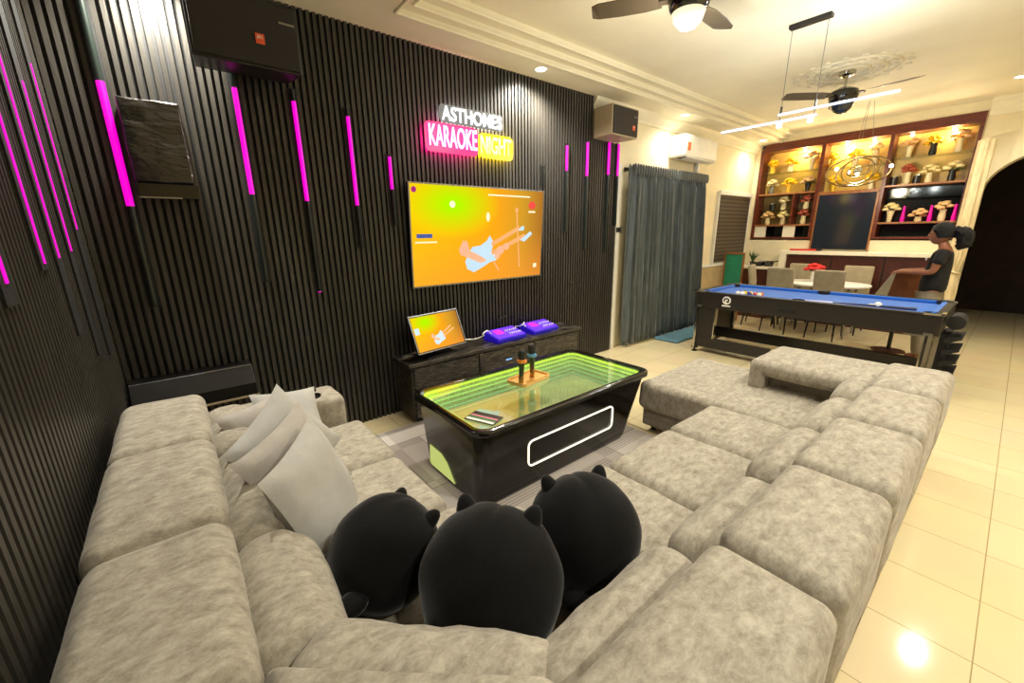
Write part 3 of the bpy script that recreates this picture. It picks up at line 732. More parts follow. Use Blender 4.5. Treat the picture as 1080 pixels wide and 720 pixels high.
tv = thing('television', 'large flat wall television showing an electric guitar on a glowing orange background', 'television', (2.275, 3.203, 1.532))
tv.rotation_euler = (R(3.5), 0, 0)
W, H = 1.47, 0.835
build('housing', MB().box(-W/2-0.012, W/2+0.012, 0.0, 0.035, -H/2-0.014, H/2+0.012), MT['black'], tv, bevel=0.004)
build('bezel', MB().box(-W/2-0.012, W/2+0.012, -0.004, 0.0, -H/2-0.014, -H/2).box(-W/2-0.012, W/2+0.012, -0.004, 0.0, H/2, H/2+0.012).box(-W/2-0.012, -W/2, -0.004, 0, -H/2, H/2).box(W/2, W/2+0.012, -0.004, 0, -H/2, H/2), MT['steel'], tv)
scr = build('screen', MB().box(-W/2, W/2, -0.0005, 0.002, -H/2, H/2), screen_mat('tv_picture', 1.15), tv)
picture(scr, W, H)
build('wall_bracket', MB().box(-0.2, 0.2, 0.035, 0.058, -0.15, 0.15), MT['black'], tv)

tb = thing('touch_monitor', 'small tilted touch monitor on a stand showing the guitar picture, on the console', 'monitor', (1.65, 3.05, 0.53), R(9))
tm = bpy.data.objects.new('screen_head', None)
W2, H2 = 0.49, 0.295
Tt = Matrix.Translation((0, 0, 0.215)) @ Matrix.Rotation(R(-22), 4, 'X')
hd = build('housing', MB().box(-W2/2-0.014, W2/2+0.014, 0.0, 0.022, -H2/2-0.014, H2/2+0.014), MT['black'], tb, bevel=0.004)
hd.matrix_local = Tt
build('rim', MB().box(-W2/2-0.016, W2/2+0.016, -0.003, 0.001, -H2/2-0.016, -H2/2-0.008).box(-W2/2-0.016, W2/2+0.016, -0.003, 0.001, H2/2+0.008, H2/2+0.016).box(-W2/2-0.016, -W2/2-0.008, -0.003, 0.001, -H2/2, H2/2).box(W2/2+0.008, W2/2+0.016, -0.003, 0.001, -H2/2, H2/2), MT['steel'], hd)
sm = screen_mat('monitor_picture', 1.15)
s2 = build('screen', MB().box(-W2/2, W2/2, -0.001, 0.001, -H2/2, H2/2), sm, hd)
mbp = MB()
for polys, mk, lay, nm in (([[(0.37, 0.14), (0.42, 0.10), (0.50, 0.16), (0.60, 0.22), (0.60, 0.29), (0.575, 0.42), (0.545, 0.50), (0.47, 0.39), (0.41, 0.38), (0.355, 0.22)]], 'guitar', 1, 'guitar_body_image'),
                           ([band(0.56, 0.40, 0.79, 0.58, 0.013), band(0.56, 0.30, 0.84, 0.49, 0.013)], 'neck', 2, 'guitar_neck_image'),
                           ([[(0.31, 0.36), (0.34, 0.45), (0.37, 0.44), (0.39, 0.34), (0.48, 0.27), (0.47, 0.20), (0.38, 0.26)]], 'hand', 3, 'hand_image'),
                           ([[(0.02, 0.50), (0.11, 0.50), (0.11, 0.68), (0.02, 0.68)]], 'guitar', 1, 'badge_image')):
    m_ = MB()
    for p in polys: flat(m_, p, lay+1, W2, H2)
    q = build(nm, m_, EM[mk], hd)
build('stand', MB().box(-0.16, 0.16, -0.05, 0.16, 0.0, 0.012).box(-0.03, 0.03, 0.04, 0.07, 0.01, 0.20), MT['black'], tb, bevel=0.003)

purp = emat('violet_panel', (110, 50, 255), 1.1)
def mixer(loc, rz, label):
    t = thing('audio_mixer', label, 'audio mixer', loc, rz, group='violet lit audio mixers')
    prof = [(-0.11, 0.0), (0.11, 0.0), (0.12, 0.075), (0.10, 0.085), (-0.12, 0.035)]
    build('case', MB().prism([(y, z) for y, z in prof], 0, -0.19, 0.19), mat('deep_blue_case', (34, 26, 130), rough=0.3, emit=(40, 20, 190), estr=0.18), t, bevel=0.006)
    nrm = Matrix.Translation((0, -0.01, 0.062)) @ Matrix.Rotation(math.atan2(0.05, 0.22), 4, 'X')
    build('face_panel', MB().box(-0.175, 0.175, -0.10, 0.10, 0.0, 0.006).xf(nrm), purp, t)
    build('magenta_display', MB().box(-0.12, -0.03, -0.02, 0.07, 0.007, 0.010).xf(nrm), emat('magenta_display', (235, 40, 190), 1.3), t)
    for i in range(6):
        for j in range(2):
            build('knob', MB().cyl((0.0+i*0.028, -0.06+j*0.07, 0.006), (0.0+i*0.028, -0.06+j*0.07, 0.022), 0.008, 8).xf(nrm), MT['white'], t)
    return t
mixer((2.42, 3.10, 0.53), R(4), 'violet lit audio mixer on the console, the one nearer the small monitor')
mixer((2.90, 3.12, 0.53), R(4), 'violet lit audio mixer on the console, the one farther from the monitor')
def cable(pts, r, m, label, cat='cable'):
    out = []
    P = [Vector(p) for p in pts]; P = [P[0]]+P+[P[-1]]
    for i in range(1, len(P)-2):
        for k in range(8):
            t = k/8; a, b, c, d = P[i-1], P[i], P[i+1], P[i+2]
            out.append(0.5*((2*b)+(-a+c)*t+(2*a-5*b+4*c-d)*t*t+(-a+3*b-3*c+d)*t**3))
    out.append(P[-1])
    return tag(build('cable', MB().tube(out, r, 6), m, smooth=True), label, cat)
cable([(1.93, 3.12, 0.60), (2.08, 3.14, 0.575), (2.16, 3.10, 0.60), (2.12, 3.06, 0.63), (2.19, 3.08, 0.65), (2.25, 3.10, 0.60), (2.30, 3.15, 0.585)], 0.006, MT['white'], 'white cable looped between the small monitor and the nearer mixer')
cable([(2.62, 3.20, 0.60), (2.64, 3.10, 0.63), (2.69, 3.12, 0.65), (2.72, 3.16, 0.62), (2.71, 3.12, 0.60)], 0.006, MT['white'], 'white cable looped between the two violet mixers')
cable([(2.42, 3.23, 0.56), (2.45, 3.25, 0.68), (2.60, 3.25, 0.72), (2.75, 3.25, 0.66), (2.80, 3.24, 0.60)], 0.005, MT['black'], 'thin black cable arching behind the mixers')

# ============================================================ NEON SIGN
def text_mesh(body, size, ext=0.0, off=0.0):
    cu = bpy.data.curves.new('txt', 'FONT'); cu.body = body; cu.size = size; cu.extrude = ext; cu.offset = off
    cu.align_x = 'LEFT'; cu.resolution_u = 4; cu.space_character = 1.0
    o = bpy.data.objects.new('txt', cu); COL.objects.link(o)
    dg = bpy.context.evaluated_depsgraph_get(); me = bpy.data.meshes.new_from_object(o.evaluated_get(dg))
    bpy.data.objects.remove(o)
    xs = [v.co.x for v in me.vertices]; ys = [v.co.y for v in me.vertices]
    return me, min(xs), max(xs), min(ys), max(ys)
def put_text(name, body, x0, x1, z0, z1, ywall, m, parent, ext=0.004, off=0.0, mirror=False):
    """text on a plane facing -Y, fitted to the box x0..x1, z0..z1"""
    me, a, b, c, d = text_mesh(body, 1.0, 0.0, off)
    me.materials.clear(); me.materials.append(m)
    o = bpy.data.objects.new(name, me); COL.objects.link(o); o.parent = parent
    org = Vector((0, 0, 0)) if parent is None else Vector(parent.location)
    for v in me.vertices:
        x = x0+(v.co.x-a)/(b-a)*(x1-x0); z = z0+(v.co.y-c)/(d-c)*(z1-z0)
        v.co = Vector((x, ywall, z))-org
    so = o.modifiers.new('depth', 'SOLIDIFY'); so.thickness = ext; so.offset = 0
    return o
ns = thing('neon_sign', 'neon wall sign reading KARAOKE in pink and NIGHT in yellow under white lettering', 'neon sign', (2.23, 3.26, 2.42))
def plate(x0, x1, z0, z1, r): return MB().rings([[(p[0], y, p[1]) for p in rrect(x0, x1, z0, z1, r)] for y in (3.222, 3.226)])
build('pink_glow_backing', plate(1.765, 2.29, 2.225, 2.455, 0.05), mat('pink_acrylic_halo', (250, 30, 130), rough=0.3, emit=(255, 0, 110), estr=0.30), ns, world=True)  # pink colour and emission imitate letter light caught in clear acrylic
build('yellow_glow_backing', plate(2.294, 2.69, 2.225, 2.43, 0.05), mat('yellow_acrylic_halo', (250, 210, 0), rough=0.3, emit=(255, 214, 0), estr=0.30), ns, world=True)  # yellow tint and emission stand in for the lettering's spill
build('white_glow_backing', plate(1.91, 2.57, 2.462, 2.60, 0.04), mat('white_acrylic_halo', (90, 90, 90), rough=0.3, emit=(235, 240, 240), estr=0.05), ns, world=True)  # faint emission imitates the glow around the white letters
for x in (1.9, 2.2, 2.5): build('standoff', MB().cyl((x, 3.226, 2.34), (x, 3.273, 2.34), 0.008, 8), MT['steel'], ns, world=True)
put_text('pink_lettering', 'KARAOKE', 1.80, 2.27, 2.27, 2.435, 3.212, emat('neon_pink', (255, 190, 240), 2.0), ns, ext=0.010, off=0.012)
put_text('yellow_lettering', 'NIGHT', 2.31, 2.66, 2.26, 2.405, 3.212, emat('neon_yellow', (255, 250, 150), 1.6), ns, ext=0.010, off=0.014)
put_text('white_lettering', 'ASTHOMES', 1.93, 2.55, 2.475, 2.585, 3.212, emat('neon_white', (255, 255, 255), 1.6), ns, ext=0.010, off=0.014)
for x, z, w_, h_, col, pw in ((2.03, 2.34, 0.44, 0.16, (1, 0.02, 0.30), 7.0), (2.49, 2.33, 0.34, 0.15, (1, 0.72, 0.0), 4.5), (2.24, 2.53, 0.54, 0.09, (0.95, 1, 1), 1.6)):
    lamp('neon_glow', 'AREA', (x-2.23, 3.229-3.26, z-2.42), pw, col, ns, size=w_, size_y=h_, rot=(R(90), 0, 0))

ns.location = (2.195, 3.26, 2.405)

# ============================================================ LIGHT BARS
def bar_front(x, zt, zb, lit, label, w=0.026, chz=None):
    """black channel with a round tube on the slatted wall; lit = (top, bottom) of the glowing part"""
    t = thing('light_bar', label, 'light bar', (x, 3.27, zb), group=None)
    build('channel', MB().box(-0.030, 0.030, -0.002, 0.004, 0, zt-zb), MT['blackmatte'], t)
    if lit:
        build('glowing_tube', MB().cyl((0, -0.014, lit[1]-zb), (0, -0.014, lit[0]-zb), w/2, 12), MT['magenta_tube'], t, smooth=True)
        if lit[1]-zb > 0.1: build('unlit_tube', MB().cyl((0, -0.014, 0.01), (0, -0.014, lit[1]-zb), w/2, 12), MT['unlit'], t, smooth=True)
        if zt-lit[0] > 0.05: build('unlit_tube', MB().cyl((0, -0.014, lit[0]-zb), (0, -0.014, zt-zb-0.01), w/2, 12), MT['unlit'], t, smooth=True)
    else:
        build('unlit_tube', MB().cyl((0, -0.014, 0.01), (0, -0.014, zt-zb-0.01), w/2, 12), MT['unlit'], t, smooth=True)
    return t
bar_front(-0.15, 2.75, 1.15, (2.36, 1.73), 'tall magenta light bar left of the wrinkled black wall box', w=0.036)
bar_front(0.46, 2.62, 1.25, (2.44, 1.82), 'magenta light bar just below the large wall speaker', w=0.030)
bt = bar_front(0.79, 2.50, 1.14, (2.42, 1.79), 'magenta light bar with a second small glow at its foot', w=0.028)
build('glowing_tip', MB().cyl((0, -0.014, 0.005), (0, -0.014, 0.12), 0.013, 12), MT['magenta_tube'], bt, smooth=True)
bar_front(1.14, 2.44, 1.45, (2.38, 1.77), 'magenta light bar midway between the television and the wall speaker', w=0.026)
bar_front(1.43, 2.16, 1.62, (2.14, 1.90), 'short magenta light bar just left of the television', w=0.024)
bar_front(3.09, 2.22, 2.02, None, 'short unlit dark bar above the top right corner of the television', w=0.020)
bar_front(3.43, 2.46, 1.55, (2.44, 2.19), 'short magenta light bar, first one right of the television', w=0.028)
bar_front(3.76, 2.54, 1.35, (2.51, 2.16), 'magenta light bar, second one right of the television', w=0.030)
bar_front(4.14, 2.56, 1.30, (2.55, 2.20), 'magenta light bar under the right wall speaker', w=0.030)
bar_front(4.32, 2.56, 1.62, (2.55, 2.20), 'magenta light bar at the outer edge of the slatted panelling', w=0.026)
def bar_left(y, zt, zb, lit, label):
    t = thing('light_bar', label, 'light bar', (XW0+0.002, y, zb))
    build('channel', MB().box(-0.002, 0.006, -0.05, 0.05, 0, zt-zb), MT['blackmatte'], t)
    build('glowing_tube', MB().box(0.004, 0.009, -0.010, 0.010, lit[1]-zb, lit[0]-zb), MT['magenta_tube'], t, smooth=True)
    return t
bar_left(1.69, 2.2, 1.38, (1.85, 1.44), 'magenta light bar on the left wall, lowest and nearest the picture edge')
bar_left(2.16, 2.35, 1.45, (2.06, 1.47), 'magenta light bar on the left wall, second from the picture edge')
bar_left(2.42, 2.50, 1.17, (2.20, 1.48), 'magenta light bar on the left wall, with a black strip below it')
bar_left(2.71, 2.55, 1.02, (2.18, 1.50), 'magenta light bar on the left wall, one away from the room corner')
bar_left(3.02, 2.60, 0.95, (2.33, 1.60), 'magenta light bar on the left wall, closest to the room corner')

# ============================================================ SPEAKERS AND WALL BOXES
def jbl(parent, x, y, z, s):
    b = build('brand_badge', MB().box(x-s*0.5, x+s*0.5, y-0.004, y, z-s*0.55, z+s*0.55), mat('badge_orange', (232, 92, 52), rough=0.4), parent, bevel=0.001)
    put = put_text('badge_lettering', 'JBL', x-s*0.36, x+s*0.36, z-s*0.05, z+s*0.32, y-0.0055, MT['white'], None, ext=0.001)
    put.parent = b
def speaker(name, x0, x1, yf, yr, z0, z1, label, badge, taper, sidem):
    t = thing(name, label, 'speaker', ((x0+x1)/2, yr, z0))
    cx, w, d, h = 0, (x1-x0)/2, yr-yf, z1-z0
    poly = [(-w, -d), (w, -d), (w-taper, 0), (-w+taper, 0)]
    build('cabinet', MB().rings([[(p[0], p[1], 0) for p in poly], [(p[0], p[1], h) for p in poly]]), sidem, t, bevel=0.006)
    build('grille', MB().box(-w+0.012, w-0.012, -d-0.014, -d, 0.014, h-0.014), MT['grille'], t, bevel=0.006)
    jbl(t, badge[0], -d-0.014, badge[1], badge[2])
    build('handle_slot', MB().box(w*0.62, w*0.92, -d-0.016, -d-0.013, h*0.70, h*0.73), MT['steel'], t)
    build('mount_bracket', MB().box(-0.10, 0.10, 0.0, 0.06, h*0.3, h*0.75).box(-0.06, 0.06, -0.08, -0.02, h, h+0.05), MT['black'], t)
    return t
sl = speaker('wall_speaker', 0.25, 0.785, 2.94, 3.20, 2.50, 2.84, 'large black wall speaker with orange badge high on the left of the slatted wall', (0.06, 0.14, 0.045), 0.03, MT['black'])
sl.rotation_euler = (R(4), 0, 0)
sr = speaker('wall_speaker', 3.84, 4.30, 3.0, 3.262, 2.56, 2.86, 'black wall speaker with its side painted pale as if lamplit, beside the end of the slatted wall', (0.14, 0.10, 0.045), 0.02, MT['spkside'])

wb = thing('wall_box', 'glossy wrinkled black vinyl-covered box mounted below the large wall speaker', 'wall box', (0.03, 3.27, 1.80))
build('cover', soft(0.265, 0.10, 0.43, r=0.012, n=(8, 2, 12), wr=0.006, wf=14).xf(Matrix.Translation((0, -0.052, 0.27))), MT['vinyl'], wb, smooth=True)
build('ledge', MB().box(-0.13, 0.145, -0.125, -0.004, -0.03, 0.048), MT['blackgloss'], wb, bevel=0.004)
build('ledge_edge', MB().box(-0.13, 0.06, -0.128, -0.125, -0.03, -0.022), MT['steel'], wb)

sb = thing('wall_cabinet_box', 'long low black box with a sloping front edge between sofa and slatted wall', 'speaker', (-0.04, 3.27, 0.52))
poly = [(0, 0), (-0.20, 0.0), (-0.20, 0.09), (-0.13, 0.20), (0, 0.20)]
build('cabinet', MB().rings([[(-0.31, y, z) for y, z in poly], [(0.31, y, z) for y, z in poly]]), MT['black'], sb, bevel=0.004)
build('edge_strip', MB().box(0.05, 0.30, -0.137, -0.128, 0.196, 0.203), MT['steel'], sb)
build('bottom_rail', MB().box(-0.31, 0.32, -0.206, -0.2, -0.002, 0.010), MT['spkside'], sb)

so_ = thing('power_socket', 'small white power plug at the foot of the slatted wall beside the coffee table', 'socket', (1.37, 3.255, 0.06))
build('plate', MB().box(-0.03, 0.03, 0.0, 0.018, -0.03, 0.05), MT['white'], so_, bevel=0.004)
build('plug', MB().box(-0.015, 0.015, -0.03, 0.0, -0.01, 0.02), MT['white'], so_, bevel=0.003)

# ============================================================ CURTAINS, LATCH, MAT, AIR CONDITIONER
def curtain(x0, x1, xb0, xb1, label, folds, seed):
    t = thing('curtain', label, 'curtain', (x0, 3.22, 0.03), group='slate grey pleated curtains')
    z0, z1 = 0.03, 2.34; nx, nz = folds*10, 24; vs = []; fs = []
    for k in range(nz+1):
        v = k/nz; z = z0+(z1-z0)*v
        for i in range(nx+1):
            u = i/nx
            xt, xo = x0+(x1-x0)*u, xb0+(xb1-xb0)*u; x = xo+(xt-xo)*v
            amp = 0.045*(0.75+0.4*noise.noise(Vector((u*5, v*1.2, seed))))*(1 if v < 0.93 else 0.75)
            ph = u*folds*2*math.pi+0.9*noise.noise(Vector((u*3, v*1.5, seed+3)))
            y = 3.21+amp*math.sin(ph)+0.014*math.sin(ph*2.3+seed)
            if v > 0.94: y += 0.012*math.sin(u*folds*4*math.pi); z_ = z+0.012*math.sin(u*folds*4*math.pi+1)
            else: z_ = z
            vs.append((x-x0, y-3.22, z_-0.03))
    for k in range(nz):
        for i in range(nx):
            a = k*(nx+1)+i; fs.append((a, a+1, a+nx+2, a+nx+1))
    o = build('drape', MB().add(vs, fs), MT['curtain'], t, smooth=True)
    s = o.modifiers.new('thickness', 'SOLIDIFY'); s.thickness = 0.004
    band_ = MB()
    for i in range(folds*2):
        x = x0+(x1-x0)*(i+0.5)/(folds*2)-x0
        band_.tube([(x, -0.055, 2.20), (x+0.006, -0.062, 2.26), (x, -0.055, 2.32)], [0.012, 0.016, 0.010], 6)
    build('heading_pleats', band_, MT['curtain'], t, smooth=True)
    return t
curtain(4.52, 5.52, 4.52, 5.72, 'dark slate curtain panel hanging beside the end of the slatted wall', 9, 1)
curtain(5.56, 6.40, 5.74, 6.66, 'dark slate curtain panel nearer the window, above the blue mat', 8, 2)
rod = thing('curtain_rod', 'thin dark curtain rod carrying the slate curtains', 'curtain rod', (5.46, 3.26, 2.30))
build('pole', MB().cyl((-1.0, 0, 0), (0.98, 0, 0), 0.012, 10), MT['black'], rod, smooth=True)
build('bracket', MB().box(-0.9, -0.88, 0, 0.08, -0.02, 0.02), MT['black'], rod)
build('bracket', MB().box(0.92, 0.94, 0, 0.08, -0.02, 0.02), MT['black'], rod)
lt = thing('door_latch', 'small black latch on the white post beside the curtain', 'latch', (4.44, 3.288, 1.57))
build('plate', MB().box(-0.05, 0.02, -0.012, 0, -0.03, 0.03), MT['black'], lt, bevel=0.003)
build('lever', MB().box(0.02, 0.05, -0.02, -0.006, -0.045, 0.045), MT['steel'], lt, bevel=0.003)
def mat_rug():
    t = thing('floor_mat', 'teal blue tufted mat on the tiles in front of the curtains', 'floor mat', (5.9, 3.0, 0))
    build('pile', soft(1.25, 0.36, 0.03, r=0.012, n=(40, 12, 1), wr=0.012, wf=22).xf(Matrix.Translation((0, 0, 0.017))), mat('teal_pile', (92, 132, 146), rough=0.95, bump=1, bscale=90, noise_amt=0.3, nscale=30), t, smooth=True)
mat_rug()
ac = thing('air_conditioner', 'white split air conditioner with an orange energy sticker high on the pale wall', 'air conditioner', (6.0, YW, 2.50))
build('housing', soft(0.92, 0.24, 0.28, r=0.03, n=(8, 4, 4)).xf(Matrix.Translation((0, -0.125, 0.16))), MT['white'], ac, smooth=True)
build('air_outlet', MB().box(-0.40, 0.40, -0.225, -0.10, 0.012, 0.032), MT['black'], ac)
build('louvre', MB().hexa([(-0.40, -0.25, 0.008), (0.40, -0.25, 0.008), (0.40, -0.15, -0.012), (-0.40, -0.15, -0.012), (-0.40, -0.25, 0.014), (0.40, -0.25, 0.014), (0.40, -0.15, -0.006), (-0.40, -0.15, -0.006)]), MT['white'], ac)
build('energy_sticker', MB().box(-0.40, -0.32, -0.249, -0.246, 0.10, 0.20), mat('sticker_orange', (216, 110, 60), rough=0.5), ac)
build('pipe_cover', MB().box(0.28, 0.34, -0.06, 0.0, -0.12, 0.02), MT['white'], ac, bevel=0.01)

bl = thing('window_blind', 'dark brown striped roller blind with white cassette on the far window', 'blind', (7.73, 3.30, 0.99))
def stripes(name):
    m = mat(name, (62, 52, 42), rough=0.6); nt = m.node_tree; b = nt.nodes['Principled BSDF']
    wv = nt.nodes.new('ShaderNodeTexWave'); wv.bands_direction = 'Z'; wv.inputs['Scale'].default_value = 5; wv.inputs['Distortion'].default_value = 0.4
    tc = nt.nodes.new('ShaderNodeTexCoord'); nt.links.new(tc.outputs['Object'], wv.inputs['Vector'])
    cr = nt.nodes.new('ShaderNodeValToRGB'); cr.color_ramp.elements[0].color = lin((50, 42, 34)); cr.color_ramp.elements[1].color = lin((92, 80, 64))
    nt.links.new(wv.outputs['Fac'], cr.inputs[0]); nt.links.new(cr.outputs[0], b.inputs['Base Color']); return m
build('shade', MB().box(-0.60, 0.60, 0.0, 0.006, 0.02, 1.12), stripes('blind_stripes'), bl)
build('cassette', MB().box(-0.63, 0.63, -0.03, 0.02, 1.12, 1.19), MT['white'], bl, bevel=0.008)
build('side_channel', MB().box(-0.63, -0.60, -0.01, 0.018, 0.0, 1.12), MT['white'], bl)
build('side_channel', MB().box(0.60, 0.63, -0.01, 0.018, 0.0, 1.12), MT['white'], bl)

# ============================================================ POOL TABLE
PX0, PX1, PY0, PY1 = 5.12, 6.22, 0.30, 2.56
pt = thing('pool_table', 'black pool table with blue cloth and chrome corner legs', 'pool table', (5.67, 1.43, 0))
def frame(x0, x1, y0, y1, t, z0, z1): return MB().box(x0, x1, y0, y0+t, z0, z1).box(x0, x1, y1-t, y1, z0, z1).box(x0, x0+t, y0+t, y1-t, z0, z1).box(x1-t, x1, y0+t, y1-t, z0, z1)
build('cabinet', frame(PX0+0.01, PX1-0.01, PY0+0.01, PY1-0.01, 0.05, 0.60, 0.785), MT['pool'], pt, world=True, bevel=0.006)
build('underside', MB().box(PX0+0.05, PX1-0.05, PY0+0.05, PY1-0.05, 0.62, 0.70), MT['pool'], pt, world=True)
build('top_rail', frame(PX0, PX1, PY0, PY1, 0.065, 0.785, 0.80), MT['pool'], pt, world=True, bevel=0.005)
build('playing_bed', MB().box(PX0+0.05, PX1-0.05, PY0+0.05, PY1-0.05, 0.70, 0.765), MT['felt'], pt, world=True)
cu = MB()
prof = lambda a, b: [(a, 0.766), (b, 0.790), (b, 0.798), (a, 0.799)]
for (x0, y0, x1, y1) in ((PX0+0.065, PY0+0.13, PX0+0.105, 1.37), (PX0+0.065, 1.49, PX0+0.105, PY1-0.13), (PX1-0.105, PY0+0.13, PX1-0.065, 1.37), (PX1-0.105, 1.49, PX1-0.065, PY1-0.13),
                         (PX0+0.13, PY0+0.065, PX1-0.13, PY0+0.105), (PX0+0.13, PY1-0.105, PX1-0.13, PY1-0.065)):
    build('cushion', MB().box(x0, x1, y0, y1, 0.764, 0.799), MT['felt'], pt, world=True, bevel=0.008)
for x, y in ((PX0+0.09, PY0+0.09), (PX1-0.09, PY0+0.09), (PX0+0.09, PY1-0.09), (PX1-0.09, PY1-0.09), (PX0+0.075, 1.43), (PX1-0.075, 1.43)):
    build('pocket', MB().lathe([(0.001, -0.02), (0.05, -0.02), (0.056, 0.012), (0.062, 0.012), (0.062, -0.03), (0.001, -0.03)], (x, y, 0.79), 20), MT['blackmatte'], pt, world=True, smooth=True)
for x, y, a, b in ((PX0, PY0, 1, 1), (PX1, PY0, -1, 1), (PX0, PY1, 1, -1), (PX1, PY1, -1, -1)):
    build('corner_cap', MB().box(min(x-0.004*a, x+0.14*a), max(x-0.004*a, x+0.14*a), min(y-0.004*b, y+0.03*b), max(y-0.004*b, y+0.03*b), 0.79, 0.806).box(min(x-0.004*a, x+0.03*a), max(x-0.004*a, x+0.03*a), min(y-0.004*b, y+0.14*b), max(y-0.004*b, y+0.14*b), 0.79, 0.806), MT['chrome'], pt, world=True, bevel=0.003)
# end legs: black slab with chrome edges, adjustable feet
for ys, s in ((PY1, -1), (PY0, 1)):
    a, b = ys+s*0.06, ys+s*(0.28 if s < 0 else 0.10)
    lg = MB().hexa([(PX0+0.02, min(a, b), 0.07), (PX0+0.07, min(a, b), 0.07), (PX0+0.07, max(a, b), 0.07), (PX0+0.02, max(a, b), 0.07),
                    (PX0+0.04, min(a, b), 0.62), (PX0+0.09, min(a, b), 0.62), (PX0+0.09, max(a, b), 0.62), (PX0+0.04, max(a, b), 0.62)])
    for xs, q in ((PX0, 1), (PX1, -1)):
        b = a+s*0.05 if (q < 0) else ys+s*(0.28 if s < 0 else 0.10)
        X0, X1 = (xs+q*0.03, xs+q*0.09)
        leg = build('leg', MB().box(min(X0, X1), max(X0, X1), min(a, b), max(a, b), 0.07, 0.62), MT['pool'], pt, world=True, bevel=0.004)
        for yy in (a, b):
            build('chrome_edge', MB().hexa([(xs-q*0.01 if 1 else 0, yy-0.014, 0.06), (xs+q*0.02, yy-0.014, 0.06), (xs+q*0.02, yy+0.014, 0.06), (xs-q*0.01, yy+0.014, 0.06),
                                            (xs+q*0.01, yy-0.014, 0.62), (xs+q*0.04, yy-0.014, 0.62), (xs+q*0.04, yy+0.014, 0.62), (xs+q*0.01, yy+0.014, 0.62)]) if yy == a else MB().box(min(X0, X1)-0.004, max(X0, X1)+0.004, yy-0.006, yy+0.006, 0.20, 0.62), MT['chrome'], pt, world=True)
        build('foot', MB().lathe([(0.035, 0), (0.035, 0.012), (0.012, 0.016), (0.012, 0.05), (0.04, 0.05), (0.04, 0.075)], (xs+q*0.04, a, 0), 16), MT['black'], pt, world=True, smooth=True)
    build('end_panel', MB().box(PX0+0.09, PX1-0.09, min(a, a+s*0.03), max(a, a+s*0.03), 0.07, 0.62), MT['pool'], pt, world=True)
    build('leg_shelf', MB().box(PX0+0.0, PX1-0.0, min(a, b), max(a, b), 0.60, 0.625), MT['steel'], pt, world=True)
build('stretcher', MB().box(5.60, 5.66, PY0+0.1, PY1-0.1, 0.14, 0.27), MT['pool'], pt, world=True, bevel=0.004)
build('lower_panel', MB().box(5.14, 5.20, 1.62, PY1-0.10, 0.075, 0.20), MT['pool'], pt, world=True, bevel=0.004)
lg_ = MB().lathe([(0.001, 0), (0.050, 0), (0.050, 0.003), (0.001, 0.003)], n=28).xf(Matrix.Translation((PX0+0.009, 2.15, 0.715)) @ Matrix.Rotation(R(-90), 4, 'Y'))
lo = build('logo_disc', lg_, MT['white'], pt, world=True)
build('logo_swirl', MB().tube([(PX0+0.004, 2.15+0.026*math.cos(t), 0.715+0.026*math.sin(t)) for t in [R(a) for a in range(-30, 231, 20)]], 0.009, 6).ball((PX0+0.004, 2.138, 0.700), 0.013, 8, 6), MT['black'], pt, world=True)
build('logo_bar', MB().box(PX0+0.005, PX0+0.009, 2.10, 2.20, 0.640, 0.655), MT['white'], pt, world=True)
build('ball_return', MB().box(PX0+0.004, PX0+0.014, 1.42, 1.58, 0.655, 0.70), MT['groove'], pt, world=True, bevel=0.006)
build('ball_drawer', MB().box(PX0+0.10, PX0+0.45, 0.34, 0.55, 0.57, 0.615), MT['steel'], pt, world=True, bevel=0.004)
# cue and accessory rack on the right end
rk = build('cue_rack', MB().box(PX0+0.15, PX0+0.55, PY0-0.05, PY0+0.01, 0.15, 0.60), MT['blackmatte'], pt, world=True)
for z in (0.22, 0.33, 0.44, 0.55):
    build('rack_shelf', MB().hexa([(PX0+0.12, PY0-0.13, z+0.03), (PX0+0.5, PY0-0.13, z+0.03), (PX0+0.5, PY0-0.02, z-0.03), (PX0+0.12, PY0-0.02, z-0.03),
                                   (PX0+0.12, PY0-0.13, z+0.045), (PX0+0.5, PY0-0.13, z+0.045), (PX0+0.5, PY0-0.02, z+0.03), (PX0+0.12, PY0-0.02, z+0.03)]), MT['blackmatte'], rk, world=False) if False else \
    build('rack_shelf', MB().hexa([(PX0+0.12, PY0-0.13, z+0.03), (PX0+0.5, PY0-0.13, z+0.03), (PX0+0.5, PY0-0.02, z-0.03), (PX0+0.12, PY0-0.02, z-0.03),
                                   (PX0+0.12, PY0-0.13, z+0.045), (PX0+0.5, PY0-0.13, z+0.045), (PX0+0.5, PY0-0.02, z+0.03), (PX0+0.12, PY0-0.02, z+0.03)]), MT['blackmatte'], pt, world=True)
build('score_drum', MB().cyl((PX0+0.15, PY0-0.065, 0.72), (PX0+0.42, PY0-0.065, 0.72), 0.062, 24), MT['blackmatte'], pt, world=True, smooth=True)

